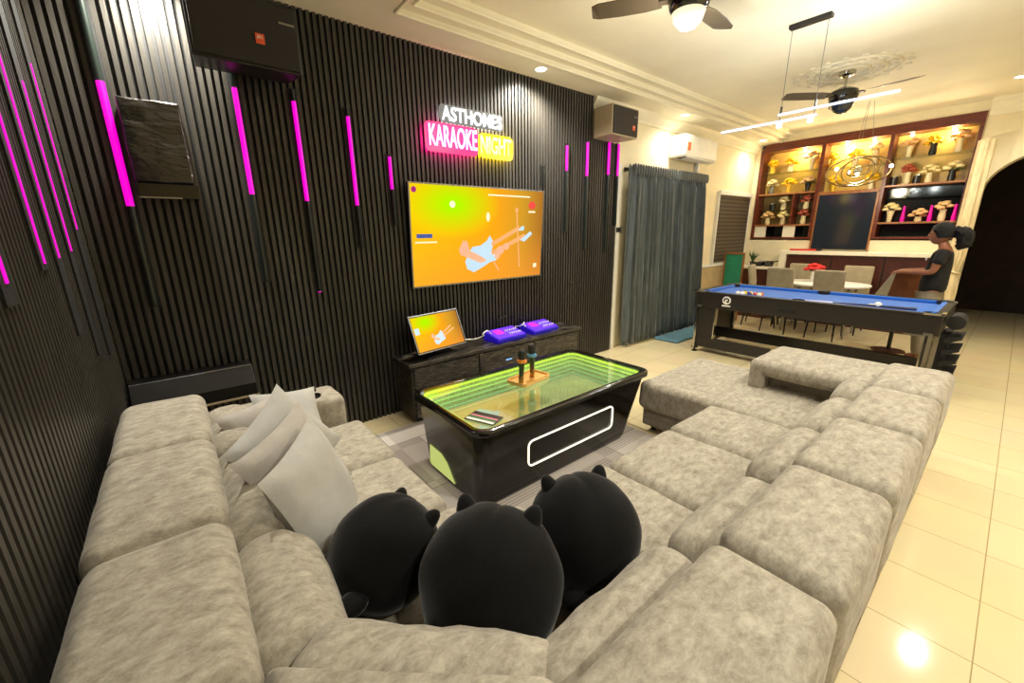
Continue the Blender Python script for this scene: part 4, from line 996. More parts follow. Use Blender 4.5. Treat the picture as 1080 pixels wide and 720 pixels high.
ballc = [(245, 240, 225), (232, 200, 60), (60, 40, 120), (200, 60, 40), (240, 225, 190), (240, 210, 120), (90, 30, 30), (250, 245, 235), (225, 130, 50)]
bp_ = [(5.30, 2.10), (5.33, 2.03), (5.30, 1.97), (5.34, 1.91), (5.30, 1.86), (5.37, 1.98), (5.38, 2.05), (5.28, 2.04), (5.36, 1.86)]
names = ['white', 'yellow', 'purple', 'red', 'ivory', 'pale yellow', 'maroon', 'cream', 'orange']
for (x, y), c, nm in zip(bp_, ballc, names):
    o = tag(build('pool_ball', MB().ball((0, 0, 0), 0.028, 14, 10), mat('ball_'+nm.replace(' ', '_'), c, rough=0.1, coat=0.6), smooth=True), nm+' ball in the cluster at the far left end of the blue cloth', 'pool ball', 'pool balls clustered on the cloth')
    o.location = (x, y, 0.794)
cb = tag(build('pool_ball', MB().ball((0, 0, 0), 0.032, 14, 10), MT['white'], smooth=True), 'white cue ball alone near the right end of the blue cloth', 'pool ball'); cb.location = (5.40, 0.80, 0.797)
cb2 = tag(build('cue_chalk', MB().box(-0.02, 0.02, -0.02, 0.02, 0, 0.028), MT['white'], bevel=0.003), 'small pale cube beside the cue ball on the blue cloth', 'chalk'); cb2.location = (5.46, 0.86, 0.765)
cue = thing('pool_cue', 'pool cue lying along the blue cloth with a pale shaft and dark butt', 'cue', (5.30, 1.2, 0.785))
build('shaft', MB().tube([(-0.09, 0.58, 0.0), (0.02, -0.05, 0.0)], [0.008, 0.012], 10), mat('maple_shaft', (226, 216, 220), rough=0.3), cue, smooth=True)
build('butt', MB().tube([(0.02, -0.05, 0.0), (0.135, -0.68, 0.0)], [0.012, 0.015], 10), mat('cue_butt', (30, 34, 70), rough=0.3), cue, smooth=True)

# ============================================================ DINING AREA
dt = thing('dining_table', 'white oval dining table between grey chairs', 'dining table', (7.50, 1.78, 0))
el = lambda z, k=1.0: [(0.43*k*math.cos(2*math.pi*i/40), 0.56*k*math.sin(2*math.pi*i/40), z) for i in range(40)]
build('tabletop', MB().rings([el(0.725, 0.97), el(0.735), el(0.755), el(0.76, 0.985)]), MT['white'], dt, smooth=True)
for x, y in ((-0.22, -0.36), (-0.22, 0.36), (0.22, -0.36), (0.22, 0.36)):
    build('leg', MB().tube([(x, y, 0.725), (x*1.15, y*1.1, 0)], [0.02, 0.014], 12), MT['steel'], dt, smooth=True)
def dining_chair(loc, rz, label, first=[None]):
    G = 'grey upholstered dining chairs around the white table'
    if first[0] is not None:
        return dup(first[0], loc, rz, label)
    t = thing('dining_chair', label, 'chair', loc, rz, G)       # faces +X, back on -X
    build('seat', soft(0.42, 0.36, 0.09, r=0.03, n=(4, 4, 1), puff=(0, 0, 0.01)).xf(Matrix.Translation((0.22, 0, 0.45))), MT['chairfab'], t, smooth=True)
    def bend(q): return Vector((q.x-0.10*max(0, q.z/0.30)*0.5, q.y, q.z))
    build('backrest', soft(0.055, 0.36, 0.56, r=0.025, n=(1, 4, 8), puff=(0.006, 0, 0), warp=bend).xf(Matrix.Translation((0.03, 0, 0.71))), MT['chairfab'], t, smooth=True)
    for x, y in ((0.02, -0.15), (0.02, 0.15), (0.40, -0.15), (0.40, 0.15)):
        build('leg', MB().tube([(x, y, 0.41), (x+(0.05 if x > 0.2 else -0.05), y*1.12, 0)], [0.016, 0.010], 10), MT['black'], t, smooth=True)
    first[0] = t; return t
dining_chair((6.98, 2.20, 0), R(0), 'grey dining chair at the near side of the white table, closer to the green board')
dining_chair((6.98, 1.60, 0), R(0), 'grey dining chair at the near side of the white table, closer to the person')
dining_chair((7.36, 2.74, 0), R(-80), 'grey dining chair at the table end by the kitchen worktop, seen edge-on')
dining_chair((8.06, 2.24, 0), R(180), 'grey dining chair behind the table, left of the red flowers')
dining_chair((8.06, 1.50, 0), R(180), 'grey dining chair behind the right half of the oval table')

bc = thing('swivel_chair', 'brown upholstered swivel chair with pale side in front of the person in black', 'chair', (6.98, 0.86, 0), R(0))
build('backrest', MB().hexa([(-0.20, 0.10, 0.50), (0.10, -0.22, 0.50), (0.14, -0.18, 0.50), (-0.16, 0.14, 0.50), (-0.24, 0.04, 1.03), (0.02, -0.24, 1.03), (0.06, -0.20, 1.03), (-0.20, 0.08, 1.03)]), MT['brownfab'], bc, bevel=0.015)
build('side_panel', MB().hexa([(-0.22, 0.30, 0.50), (-0.16, 0.30, 0.50), (-0.16, 0.12, 0.50), (-0.22, 0.10, 0.50), (-0.26, 0.06, 1.03), (-0.20, 0.06, 1.03), (-0.20, 0.04, 1.03), (-0.26, 0.03, 1.03)]), MT['chairfab'], bc, bevel=0.008)
build('seat', soft(0.42, 0.42, 0.12, r=0.04, n=(4, 4, 1)).xf(Matrix.Translation((0.0, 0.08, 0.47))), MT['brownfab'], bc, smooth=True)
build('column', MB().cyl((0, -0.02, 0.03), (0, -0.02, 0.42), 0.022, 14), MT['black'], bc, smooth=True)
build('base_disc', MB().lathe([(0.001, 0), (0.17, 0), (0.165, 0.012), (0.04, 0.03), (0.001, 0.03)], (0, -0.02, 0), 28), mat('bronze_base', (96, 62, 40), rough=0.3, metal=0.6), bc, smooth=True)

# bar counter, worktop
cn = thing('bar_counter', 'long white-topped bar counter with brown panelled front behind the dining table', 'counter', (8.1, 1.6, 0))
build('countertop', MB().box(8.17, 8.445, 0.62, 2.64, 1.13, 1.19), MT['counter'], cn, world=True, bevel=0.006)
build('end_wall', MB().box(8.17, 8.445, 2.54, 2.64, 0.0, 1.13), MT['counter'], cn, world=True, bevel=0.006)
build('front_panel', MB().box(8.23, 8.44, 0.64, 2.54, 0.0, 1.13), MT['brownpanel'], cn, world=True)
for y in (1.25, 1.9): build('panel_joint', MB().box(8.222, 8.232, y-0.006, y+0.006, 0.02, 1.13), MT['black'], cn, world=True)
kw = thing('kitchen_worktop', 'low kitchen worktop with white top and brown cupboard front in the far corner', 'worktop', (8.15, 3.0, 0))
build('worktop', MB().box(7.98, 8.44, 2.65, 3.32, 0.87, 0.91), MT['counter'], kw, world=True, bevel=0.004)
build('cupboard', MB().box(8.0, 8.44, 2.66, 3.32, 0.0, 0.87), MT['brownpanel'], kw, world=True)
build('splashback', MB().box(8.425, 8.445, 2.65, 3.32, 0.91, 1.36), MT['wall'], kw, world=True)
pn = thing('hob_pans', 'dark pans and utensils piled on the low kitchen worktop', 'pans', (8.2, 2.92, 0.91))
build('pan', MB().lathe([(0.001, 0), (0.09, 0), (0.12, 0.06), (0.115, 0.06), (0.085, 0.008), (0.001, 0.008)], (0, 0.06, 0), 20), MT['black'], pn, smooth=True)
build('pan', MB().lathe([(0.001, 0), (0.07, 0), (0.09, 0.09), (0.085, 0.09), (0.001, 0.01)], (0.0, -0.12, 0), 20), MT['blackgloss'], pn, smooth=True)
build('pan_handle', MB().tube([(-0.02, -0.16, 0.07), (-0.05, -0.28, 0.10)], 0.010, 8), MT['black'], pn)
build('lid', MB().ball((0.05, 0.0, 0.07), 0.06, 14, 8, (1, 1, 0.4)), MT['steel'], pn, smooth=True)
pp = thing('potted_plant', 'small spiky potted plant on the low kitchen worktop', 'plant', (8.28, 3.10, 0.91))
build('pot', MB().lathe([(0.001, 0), (0.035, 0), (0.045, 0.07), (0.001, 0.065)], n=16), MT['black'], pp, smooth=True)
lv = MB()
for i in range(12):
    a = i*2.4; r_ = 0.03+0.05*random.random(); lv.tube([(0, 0, 0.06), (r_*0.6*math.cos(a), r_*0.6*math.sin(a), 0.15), (r_*1.3*math.cos(a), r_*1.3*math.sin(a), 0.20+0.08*random.random())], [0.006, 0.010, 0.002], 5)
build('leaves', lv, MT['leaf'], pp)
rt_ = thing('red_tray', 'long flat red box lying on the left end of the white bar counter', 'box', (8.29, 2.33, 1.19))
build('box', MB().box(-0.05, 0.05, -0.19, 0.19, 0.0, 0.03), mat('red_lacquer', (206, 50, 44), rough=0.4), rt_, bevel=0.004)
build('end_cap', MB().box(-0.05, 0.05, -0.25, -0.19, 0.0, 0.028), MT['black'], rt_, bevel=0.004)

gb = thing('green_board', 'green board in a thin wooden frame standing by the far window', 'board', (7.50, 3.10, 0))
build('panel', MB().box(-0.012, 0.0, -0.14, 0.14, 0.42, 1.14), mat('board_green', (34, 140, 104), rough=0.6, noise_amt=0.1), gb)
build('frame', MB().box(-0.02, 0.012, -0.165, -0.14, 0.0, 1.17).box(-0.02, 0.012, 0.14, 0.165, 0.0, 1.17).box(-0.02, 0.012, -0.14, 0.14, 1.14, 1.17).box(-0.02, 0.012, -0.14, 0.14, 0.39, 0.42), MT['shelfwood'], gb)

# flowers and vases
def vase_with(loc, label, bloom, vasec, group, h=0.15, spread=0.085, cat='vase of flowers', nb=9, kind=0, leafy=True):
    t = thing('flower_vase', label, cat, loc, random.random()*6, group)
    if kind == 0: prof = [(0.001, 0), (0.035, 0), (0.043, h*0.3), (0.034, h*0.75), (0.040, h), (0.036, h), (0.001, h-0.01)]
    elif kind == 1: prof = [(0.001, 0), (0.028, 0), (0.034, h*0.5), (0.05, h), (0.046, h), (0.001, h-0.01)]
    else: prof = [(0.001, 0), (0.045, 0), (0.05, h*0.5), (0.045, h), (0.001, h)]
    build('vase', MB().lathe(prof, n=18), vasec, t, smooth=True)
    fl = MB(); sd = random.random()*10
    for i in range(nb):
        a = i*2.4; rr_ = spread*math.sqrt((i+0.5)/nb); c = Vector((rr_*math.cos(a), rr_*math.sin(a), h+0.005+0.095*(1-(rr_/spread)**2)+0.01*math.sin(i*3)))
        n_, m_ = 8, 5
        for ring_i in range(2):
            rad = 0.040-0.010*ring_i
            for k in range(6):
                b = k*math.pi/3+ring_i*0.5+i
                fl.ball(c+Vector((math.cos(b)*rad*0.6, math.sin(b)*rad*0.6, ring_i*0.010)), rad*0.55, 5, 4, (1, 1, 0.9))
    build('blooms', fl, bloom, t, smooth=True)
    if leafy:
        lf_ = MB()
        for i in range(7):
            a = i*0.9+sd; lf_.tube([(0.01*math.cos(a), 0.01*math.sin(a), h-0.01), (spread*0.7*math.cos(a), spread*0.7*math.sin(a), h+0.02), (spread*1.15*math.cos(a), spread*1.15*math.sin(a), h-0.005)], [0.003, 0.010, 0.002], 5)
        build('leaves', lf_, MT['leaf'], t)
    return t
BY = mat('bloom_yellow', (250, 200, 20), rough=0.6); BP = mat('bloom_peach', (232, 190, 130), rough=0.6); BC = mat('bloom_cream', (240, 222, 160), rough=0.6)
BR = mat('bloom_rust', (176, 84, 56), rough=0.6); BRED = mat('bloom_red', (220, 40, 36), rough=0.6)
VC = mat('vase_cream', (236, 220, 170), rough=0.3, coat=0.4); VG = mat('vase_grey', (120, 120, 104), rough=0.3); VB = mat('vase_black', (28, 26, 26), rough=0.3)
VY = mat('vase_yellow', (240, 196, 50), rough=0.3)
vase_with((7.55, 1.93, 0.76), 'white vase of red flowers standing on the oval dining table', BRED, MT['white'], None, h=0.16, spread=0.12, nb=14)

# ------------------------------------------------------------ display cabinet in the wall
dc = thing('display_cabinet', 'built-in mahogany display cabinet with lit shelves of flower vases above the counter', 'cabinet', (8.45, 1.93, 1.38))
XB = XW1+0.27; XF = XW1-0.02
# outer frame with rounded upper-left corner
outer = [(0.60, 1.38), (0.60, 2.985)] + [(3.25-0.16+0.16*math.sin(t), 2.985-0.16+0.16*math.cos(t)) for t in [R(a) for a in (0, 22, 45, 68, 90)]] + [(3.25, 1.38)]
inner = [(0.64, 1.41), (0.64, 2.86)] + [(3.20-0.10+0.10*math.sin(t), 2.86-0.10+0.10*math.cos(t)) for t in [R(a) for a in (0, 22, 45, 68, 90)]] + [(3.20, 1.41)]
build('outer_frame', MB().rings([[(XF, y, z) for y, z in outer], [(XB, y, z) for y, z in outer], [(XB, y, z) for y, z in inner], [(XF, y, z) for y, z in inner]], closed=True), MT['mahogany'], dc, world=True)
build('back_panel', MB().box(XB-0.01, XB, 0.62, 3.22, 2.14, 2.90), MT['goldback'], dc, world=True)
build('back_panel', MB().box(XB-0.01, XB, 2.30, 3.22, 1.60, 2.14), mat('olive_back', (150, 128, 70), rough=0.3), dc, world=True)
build('mirror_back', MB().box(XB-0.01, XB, 0.62, 1.48, 1.38, 2.14), MT['darkmirror'], dc, world=True)
build('mirror_back', MB().box(XB-0.012, XB-0.002, 2.30, 3.22, 1.40, 1.60), MT['darkmirror'], dc, world=True)
for y0, y1 in ((3.02, 3.20), (2.56, 2.74)): build('cream_panel', MB().box(XW1+0.01, XW1+0.05, y0, y1, 1.41, 1.60), MT['counter'], dc, world=True)
for y, w_, m_, z0 in ((2.32, 0.05, 'mahogany', 1.38), (1.49, 0.045, 'mahogany', 1.38)):
    build('divider', MB().box(XW1-0.015, XB, y-w_/2, y+w_/2, z0, 2.88), MT[m_], dc, world=True)
build('divider', MB().box(XW1-0.01, XB, 2.63, 2.66, 1.62, 2.13), MT['mahogany'], dc, world=True)
for a, b, z in ((2.34, 3.20, 2.13), (0.64, 1.47, 2.13), (2.34, 3.20, 1.60), (0.64, 1.47, 1.60), (1.51, 2.30, 2.10)):
    build('wood_shelf', MB().box(XW1-0.012, XB, a, b, z, z+0.028), MT['shelfwood'], dc, world=True, bevel=0.003)
for a, b, z in ((2.35, 3.19, 2.50), (1.51, 2.30, 2.48), (0.65, 1.46, 2.52), (2.66, 3.19, 1.87), (0.65, 1.46, 1.96)):
    build('glass_shelf', MB().box(XW1+0.02, XB-0.01, a, b, z, z+0.008), MT['pane'], dc, world=True)
# black television in the middle bay
mt = thing('dark_screen', 'switched-off dark blue-grey screen in the middle bay of the display cabinet', 'screen', (XW1, 1.90, 1.26))
build('panel', MB().box(XW1-0.036, XW1-0.004, 1.53, 2.27, 1.215, 2.08), MT['darkglass'], mt, world=True, bevel=0.003)
build('casing', frame(0, 1, 0, 1, 0.1, 0, 0.1) if False else MB().box(XW1-0.042, XW1-0.003, 2.265, 2.29, 1.20, 2.10).box(XW1-0.042, XW1-0.003, 1.51, 1.532, 1.20, 2.10).box(XW1-0.042, XW1-0.003, 1.51, 2.29, 2.078, 2.10), MT['shelfwood'], mt, world=True)
# cabinet spotlights
for i, y in enumerate((2.62, 2.05, 1.72, 1.30, 0.88)):
    t = thing('cabinet_spotlight', ('small glowing spotlight under the top rail of the left bay of the display cabinet', 'small glowing spotlight in the middle cabinet bay, on its left', 'small glowing spotlight in the middle cabinet bay, on its right', 'small glowing spotlight in the right cabinet bay, on its left', 'small glowing spotlight in the right cabinet bay, on its right')[i], 'cabinet light', (XW1+0.10, y, 2.855), group=None)
    build('bulb', MB().ball((0, 0, -0.02), 0.024, 12, 8), emat('cabinet_bulb', (255, 240, 200), 9), t, smooth=True)
    build('socket', MB().cyl((0, 0, -0.005), (0, 0, 0.02), 0.026, 14), MT['steel'], t, smooth=True)
    lamp('cabinet_glow', 'POINT', (0, 0, -0.07), 5.0, (1.0, 0.80, 0.45), t, size=0.03)
XV = XW1+0.12
G1 = 'flower vases in the lit upper cabinet row'; G2 = 'flower vases in the lower cabinet row'
V_ = [  # y, shelf z, bloom, vase, h, spread, label
 (3.08, 2.508, BY, VY, .12, .075, 'yellow blooms in a yellow vase, top shelf of left bay, corner side'),
 (2.80, 2.508, BY, VC, .12, .08, 'yellow blooms in a cream vase, top shelf of the left cabinet bay, in the middle'),
 (2.50, 2.508, BP, VC, .18, .085, 'peach blooms in a tall cream vase, top shelf of the left cabinet bay'),
 (3.05, 2.158, BC, VG, .14, .075, 'cream blooms in a grey vase, second shelf of the left cabinet bay'),
 (2.78, 2.158, BY, VY, .14, .09, 'bright yellow blooms in a yellow vase, second shelf of the left cabinet bay'),
 (2.50, 2.158, BP, VB, .14, .085, 'peach blooms in a dark vase, second shelf of the left cabinet bay'),
 (2.20, 2.488, BY, VY, .14, .05, 'slim yellow arrangement, top shelf of the middle cabinet bay by its left divider'),
 (1.91, 2.488, BY, VC, .14, .09, 'bright yellow blooms, top shelf of the middle cabinet bay, in the centre'),
 (1.68, 2.488, BC, VC, .20, .07, 'cream blooms in a tall vase, top shelf of the middle cabinet bay on the right'),
 (2.14, 2.128, BY, VY, .14, .08, 'yellow blooms above the dark screen, on its left, behind the ring chandelier'),
 (1.66, 2.128, BY, VC, .13, .08, 'yellow blooms above the dark screen, on its right, behind the ring chandelier'),
 (1.30, 2.528, BP, VC, .16, .09, 'peach blooms in a cream vase, top shelf of the right cabinet bay on its left'),
 (1.05, 2.528, BY, VB, .15, .08, 'deep yellow blooms on dark stems, top shelf of the right cabinet bay'),
 (0.80, 2.528, BP, VC, .18, .09, 'peach blooms in tall cream vase, top right shelf at its end'),
 (1.26, 2.158, BR, VC, .17, .07, 'rust blooms in a cream vase, second shelf of the right cabinet bay'),
 (1.03, 2.158, BC, VC, .14, .08, 'cream yellow blooms in a cream vase, second shelf of the right cabinet bay'),
 (0.80, 2.158, BC, VB, .15, .10, 'cream blooms in a dark vase, second shelf of the right cabinet bay at its end'),
 (2.82, 1.878, BC, VC, .12, .07, 'cream blooms in a cream vase, upper glass shelf of the lower left cabinet bay'),
 (2.48, 1.878, BR, VC, .12, .06, 'rust blooms in cream vase, glass shelf of lower left bay, by divider'),
 (3.05, 1.628, BP, VC, .12, .085, 'peach blooms in a cream vase, lower shelf of the left bay, at the window side'),
 (2.80, 1.628, BC, VC, .12, .075, 'cream blooms in a cream vase, lower shelf of the left bay, in the middle'),
 (2.49, 1.628, BR, VC, .14, .065, 'rust blooms in a cream vase, lower shelf of the left bay, by the screen'),
 (1.36, 1.628, BC, VC, .17, .08, 'cream blooms in a cream vase, lower right bay, next to the dark screen'),
 (1.04, 1.628, BP, VC, .07, .08, 'low peach arrangement between the magenta candles in the lower right bay'),
 (0.80, 1.628, BP, VC, .16, .08, 'peach blooms in cream vase between the last two magenta candles'),
]
for y, z, b, v, h, s, lab in V_:
    vase_with((XV, y, z), lab, b, v, G1 if z > 2.1 else G2, h=h, spread=s, nb=8, kind=int(y*10) % 2, leafy=(v is VB))
build('glass_shelf', MB().box(XW1+0.02, XB-0.01, 2.35, 2.63, 1.87, 1.878), MT['pane'], dc, world=True)
for y, z, lab in ((1.40, 2.158, 'small dark candle jar with a lit top on the second shelf of the right bay'), (1.15, 2.158, 'small dark jar between two vases on the second shelf of the right bay'), (3.0, 1.878, 'dark jar on the glass shelf of the lower left bay')):
    t = thing('candle_jar', lab, 'jar', (XV, y, z)); build('jar', MB().lathe([(0.001, 0), (0.045, 0), (0.047, 0.11), (0.001, 0.11)], n=18), VB, t, smooth=True)
    build('lid', MB().lathe([(0.001, 0.11), (0.044, 0.11), (0.040, 0.125), (0.001, 0.125)], n=18), MT['chrome'], t, smooth=True)
MG = mat('magenta_wax', (216, 0, 130), rough=0.3, emit=(216, 0, 130), estr=0.25)
for y, l in ((1.21, 'nearest the dark screen'), (0.92, 'in the middle'), (0.68, 'at the right end')):
    t = thing('magenta_candle', 'slim magenta candle on the lower right cabinet shelf, '+l, 'candle', (XV-0.02, y, 1.628), group='magenta candles in the lower right cabinet bay')
    build('candle', MB().lathe([(0.001, 0), (0.022, 0), (0.024, 0.05), (0.016, 0.12), (0.014, 0.22), (0.001, 0.225)], n=14), MG, t, smooth=True)

# cream drape tied back on the pier right of the cabinet
dr = thing('tied_drape', 'cream drape tied back against the white pier beside the arch', 'curtain', (8.34, 0.53, 0.02))
vs = []; fs = []; nz, nn = 40, 40
for k in range(nz+1):
    z = 2.6*k/nz
    pinch = 1-0.45*math.exp(-((z-0.92)/0.12)**2)
    for i in range(nn):
        a = 2*math.pi*i/nn; f = 1+0.16*math.sin(a*7+z*1.5)
        vs.append((0.085*pinch*f*math.cos(a), 0.075*pinch*f*math.sin(a)+0.0, z))
rings = [vs[k*nn:(k+1)*nn] for k in range(nz+1)]
build('cloth', MB().rings(rings), MT['drape'], dr, smooth=True)
build('tie', MB().tube([(0.06*math.cos(a), 0.06*math.sin(a), 0.92+0.02*math.sin(a)) for a in [2*math.pi*i/20 for i in range(20)]], 0.014, 8, closed=True), MT['drape'], dr, smooth=True)

# ============================================================ PERSON
def skin_body(name, bones, m, parent, levels=2):
    """bones: dict joint -> (pos, radius); edges list"""
    J, E = bones; keys = list(J); me = bpy.data.meshes.new(name)
    me.from_pydata([J[k][0] for k in keys], [(keys.index(a), keys.index(b)) for a, b in E], [])
    me.materials.append(m)
    o = bpy.data.objects.new(name, me); COL.objects.link(o); o.parent = parent
    sk = o.modifiers.new('skin', 'SKIN'); sk.use_smooth_shade = True
    lay = me.skin_vertices[0].data if me.skin_vertices else None
    if lay is None:
        bpy.context.view_layer.objects.active = o
        bpy.ops.mesh.customdata_skin_add(); lay = me.skin_vertices[0].data
    for i, k in enumerate(keys):
        r = J[k][1]; lay[i].radius = (r, r) if not isinstance(r, tuple) else r
        lay[i].use_root = (i == 0)
    ss = o.modifiers.new('sub', 'SUBSURF'); ss.levels = levels; ss.render_levels = levels
    for md in [sk]: md.branch_smoothing = 0.6
    return o
pr = thing('person', 'person in black t-shirt with dark ponytail, hands resting on a brown chair', 'person', (6.60, 0.53, 0), 0)
# local frame: faces +Y
J = {'pelvis': ((0, 0.02, 0.84), 0.095), 'waist': ((0, 0.02, 0.98), 0.085), 'chest': ((0, 0.0, 1.16), 0.10), 'upper': ((0, -0.01, 1.27), 0.085), 'neck': ((0, 0.01, 1.35), 0.045), 'headlow': ((0, 0.035, 1.40), 0.055)}
E = [('pelvis', 'waist'), ('waist', 'chest'), ('chest', 'upper'), ('upper', 'neck'), ('neck', 'headlow')]
for s, n in ((-1, 'l'), (1, 'r')):
    J[n+'sh'] = ((s*0.145, -0.01, 1.275), 0.050); J[n+'el'] = ((s*0.175, 0.035, 1.06), 0.036); J[n+'wr'] = ((s*0.13, 0.26, 1.055), 0.024); J[n+'pa'] = ((s*0.125, 0.315, 1.05), 0.028)
    E += [('upper', n+'sh'), (n+'sh', n+'el'), (n+'el', n+'wr'), (n+'wr', n+'pa')]
    J[n+'hip'] = ((s*0.08, 0.02, 0.78), 0.085); J[n+'kn'] = ((s*0.09, 0.04, 0.43), 0.052); J[n+'an'] = ((s*0.09, 0.0, 0.07), 0.036); J[n+'to'] = ((s*0.10, 0.13, 0.03), 0.028)
    E += [('pelvis', n+'hip'), (n+'hip', n+'kn'), (n+'kn', n+'an'), (n+'an', n+'to')]
    for f, dx in enumerate((-0.024, -0.008, 0.008, 0.024)):
        J[n+'f%d' % f] = ((s*0.125+dx, 0.355-abs(dx)*0.3, 1.048), 0.009); J[n+'g%d' % f] = ((s*0.125+dx, 0.378-abs(dx)*0.5, 1.022), 0.008)
        E += [(n+'pa', n+'f%d' % f), (n+'f%d' % f, n+'g%d' % f)]
    J[n+'th'] = ((s*0.125-s*0.035, 0.325, 1.03), 0.009); E += [(n+'pa', n+'th')]
skin_body('body', (J, E), MT['skin'], pr)
# head with face
mb = MB(); rings = []
for i in range(17):
    th = max(0.02, min(math.pi-0.02, math.pi*i/16)); rg = []
    for k in range(24):
        ph = 2*math.pi*k/24; d = Vector((math.sin(th)*math.cos(ph), math.sin(th)*math.sin(ph), -math.cos(th)))
        p = Vector((d.x*0.072, d.y*0.088, d.z*0.108))
        if d.z < 0 and d.y < 0: p.y *= 1+0.35*d.z
        if d.y > 0.3: 
            p.y += 0.020*math.exp(-((d.x/0.16)**2+((d.z+0.12)/0.20)**2))     # nose
            p.y -= 0.008*math.exp(-(((abs(d.x)-0.38)/0.14)**2+((d.z-0.10)/0.12)**2))  # eye sockets
            p.y += 0.006*math.exp(-((d.x/0.25)**2+((d.z+0.50)/0.10)**2))     # lips
            p.y += 0.008*math.exp(-((d.x/0.25)**2+((d.z+0.85)/0.15)**2))     # chin
        p.x *= 1-0.2*max(0, -d.z)
        rg.append(p+Vector((0, 0.055, 1.465)))
    rings.append(rg)
hdm = build('head', mb.rings(rings), MT['skin'], pr, smooth=True)
for s in (-1, 1):
    build('eye', MB().ball((s*0.028, 0.134, 1.475), 0.008, 8, 6), MT['hair'], hdm, smooth=True)
    build('ear', MB().ball((s*0.073, 0.045, 1.46), 0.026, 10, 8, (0.35, 0.7, 1)), MT['skin'], hdm, smooth=True)
hm = MB(); rings = []
for i in range(15):
    th = max(0.02, math.pi*i/14*0.62)
    rg = []
    for k in range(26):
        ph = 2*math.pi*k/26; d = Vector((math.sin(th)*math.cos(ph), math.sin(th)*math.sin(ph), math.cos(th)))
        rad = 1.07+0.10*noise.noise(d*9)
        z = d.z*0.118; y = d.y*0.098
        if d.y > 0.25 and d.z < 0.35: z = max(z, 0.035); y = min(y, 0.075)
        rg.append(Vector((d.x*0.080*rad, y*rad+0.045, z*rad+1.475)))
    rings.append(rg)
build('hair', hm.rings(rings), MT['hair'], pr, smooth=True)
pm = MB(); rings = []
pts = [(0, -0.03, 1.50), (0, -0.06, 1.51), (0, -0.105, 1.49), (0, -0.135, 1.44), (0, -0.13, 1.37), (0, -0.10, 1.31)]
pm.tube([Vector(pts[0]).lerp(Vector(pts[1]), u) for u in (0, .5)]+[Vector(pts[i]).lerp(Vector(pts[i+1]), u) for i in range(1, 5) for u in (0, .33, .66)]+[pts[5]],
        [0.02, 0.034]+[a_+(b_-a_)*u for a_, b_ in ((0.045, 0.064), (0.064, 0.068), (0.068, 0.056), (0.056, 0.02)) for u in (0, .33, .66)]+[0.014], 22)
pm.v = [tuple(Vector(v)+(noise.noise_vector(Vector(v)*34))*0.022) for v in pm.v]

build('ponytail', pm, MT['hair'], pr, smooth=True)
# t-shirt and trousers
Jt = {'hem': ((0, 0.02, 0.77), 0.138), 'waist': ((0, 0.02, 0.98), 0.125), 'chest': ((0, 0.0, 1.16), 0.130), 'up': ((0, -0.01, 1.28), 0.098), 'nk': ((0, 0.005, 1.345), 0.066)}
Et = [('hem', 'waist'), ('waist', 'chest'), ('chest', 'up'), ('up', 'nk')]
for s, n in ((-1, 'l'), (1, 'r')):
    Jt[n+'s'] = ((s*0.15, -0.01, 1.275), 0.064); Jt[n+'e'] = ((s*0.175, 0.01, 1.14), 0.058); Et += [('up', n+'s'), (n+'s', n+'e')]
skin_body('t_shirt', (Jt, Et), MT['shirt'], pr)
build('shirt_print', MB().ball((-0.05, 0.118, 1.20), 0.022, 10, 6, (1, 0.4, 1)), MT['white'], pr, smooth=True)
Jl = {'p': ((0, 0.02, 0.88), 0.118)}; El = []
for s, n in ((-1, 'l'), (1, 'r')):
    Jl[n+'h'] = ((s*0.085, 0.02, 0.76), 0.095); Jl[n+'k'] = ((s*0.09, 0.04, 0.43), 0.068); Jl[n+'a'] = ((s*0.09, 0.0, 0.10), 0.060); El += [('p', n+'h'), (n+'h', n+'k'), (n+'k', n+'a')]
skin_body('trousers', (Jl, El), MT['trouser'], pr)

# ============================================================ CEILING FIXTURES
def fan(loc, zceil, label, br, phase, bowl, n=3, body=MT['blackgloss']):
    t = thing('ceiling_fan', label, 'ceiling fan', loc)
    h = zceil-loc[2]
    build('canopy', MB().lathe([(0.001, h), (0.075, h), (0.070, h-0.03), (0.03, h-0.05), (0.001, h-0.05)], n=28), MT['chrome'], t, smooth=True)
    build('downrod', MB().cyl((0, 0, 0.10), (0, 0, h-0.04), 0.013, 14), MT['chrome'], t, smooth=True)
    build('motor', MB().lathe([(0.001, 0.13), (0.05, 0.125), (0.12, 0.09), (0.13, 0.04), (0.115, -0.01), (0.09, -0.03), (0.001, -0.03)], n=32), body, t, smooth=True)
    build('light_bowl', MB().lathe([(0.001, -0.125), (0.05, -0.112), (0.085, -0.075), (0.10, -0.03), (0.001, -0.028)], n=28), bowl, t, smooth=True)
    for k in range(n):
        a = phase+2*math.pi*k/n
        mb = MB().hexa([(0.10, -0.035, 0.040), (0.16, -0.05, 0.036), (0.16, 0.05, 0.056), (0.10, 0.035, 0.050), (0.10, -0.035, 0.046), (0.16, -0.05, 0.042), (0.16, 0.05, 0.062), (0.10, 0.035, 0.056)])
        prof = [(0.16, 0.05), (0.26, 0.072), (0.42, 0.078), (br-0.04, 0.07), (br, 0.045)]
        mb = MB(); rings = []
        for x, w_ in prof: rings.append([(x, -w_, 0.034), (x, w_, 0.060), (x, w_, 0.066), (x, -w_, 0.040)])
        mb.rings(rings); mb.box(0.09, 0.18, -0.03, 0.03, 0.040, 0.056)
        mb.xf(Matrix.Rotation(a, 4, 'Z'))
        build('blade', mb, FB, t, smooth=False, bevel=0.003)
    return t
FB = mat('fan_blade_bronze', (92, 80, 62), rough=0.4)
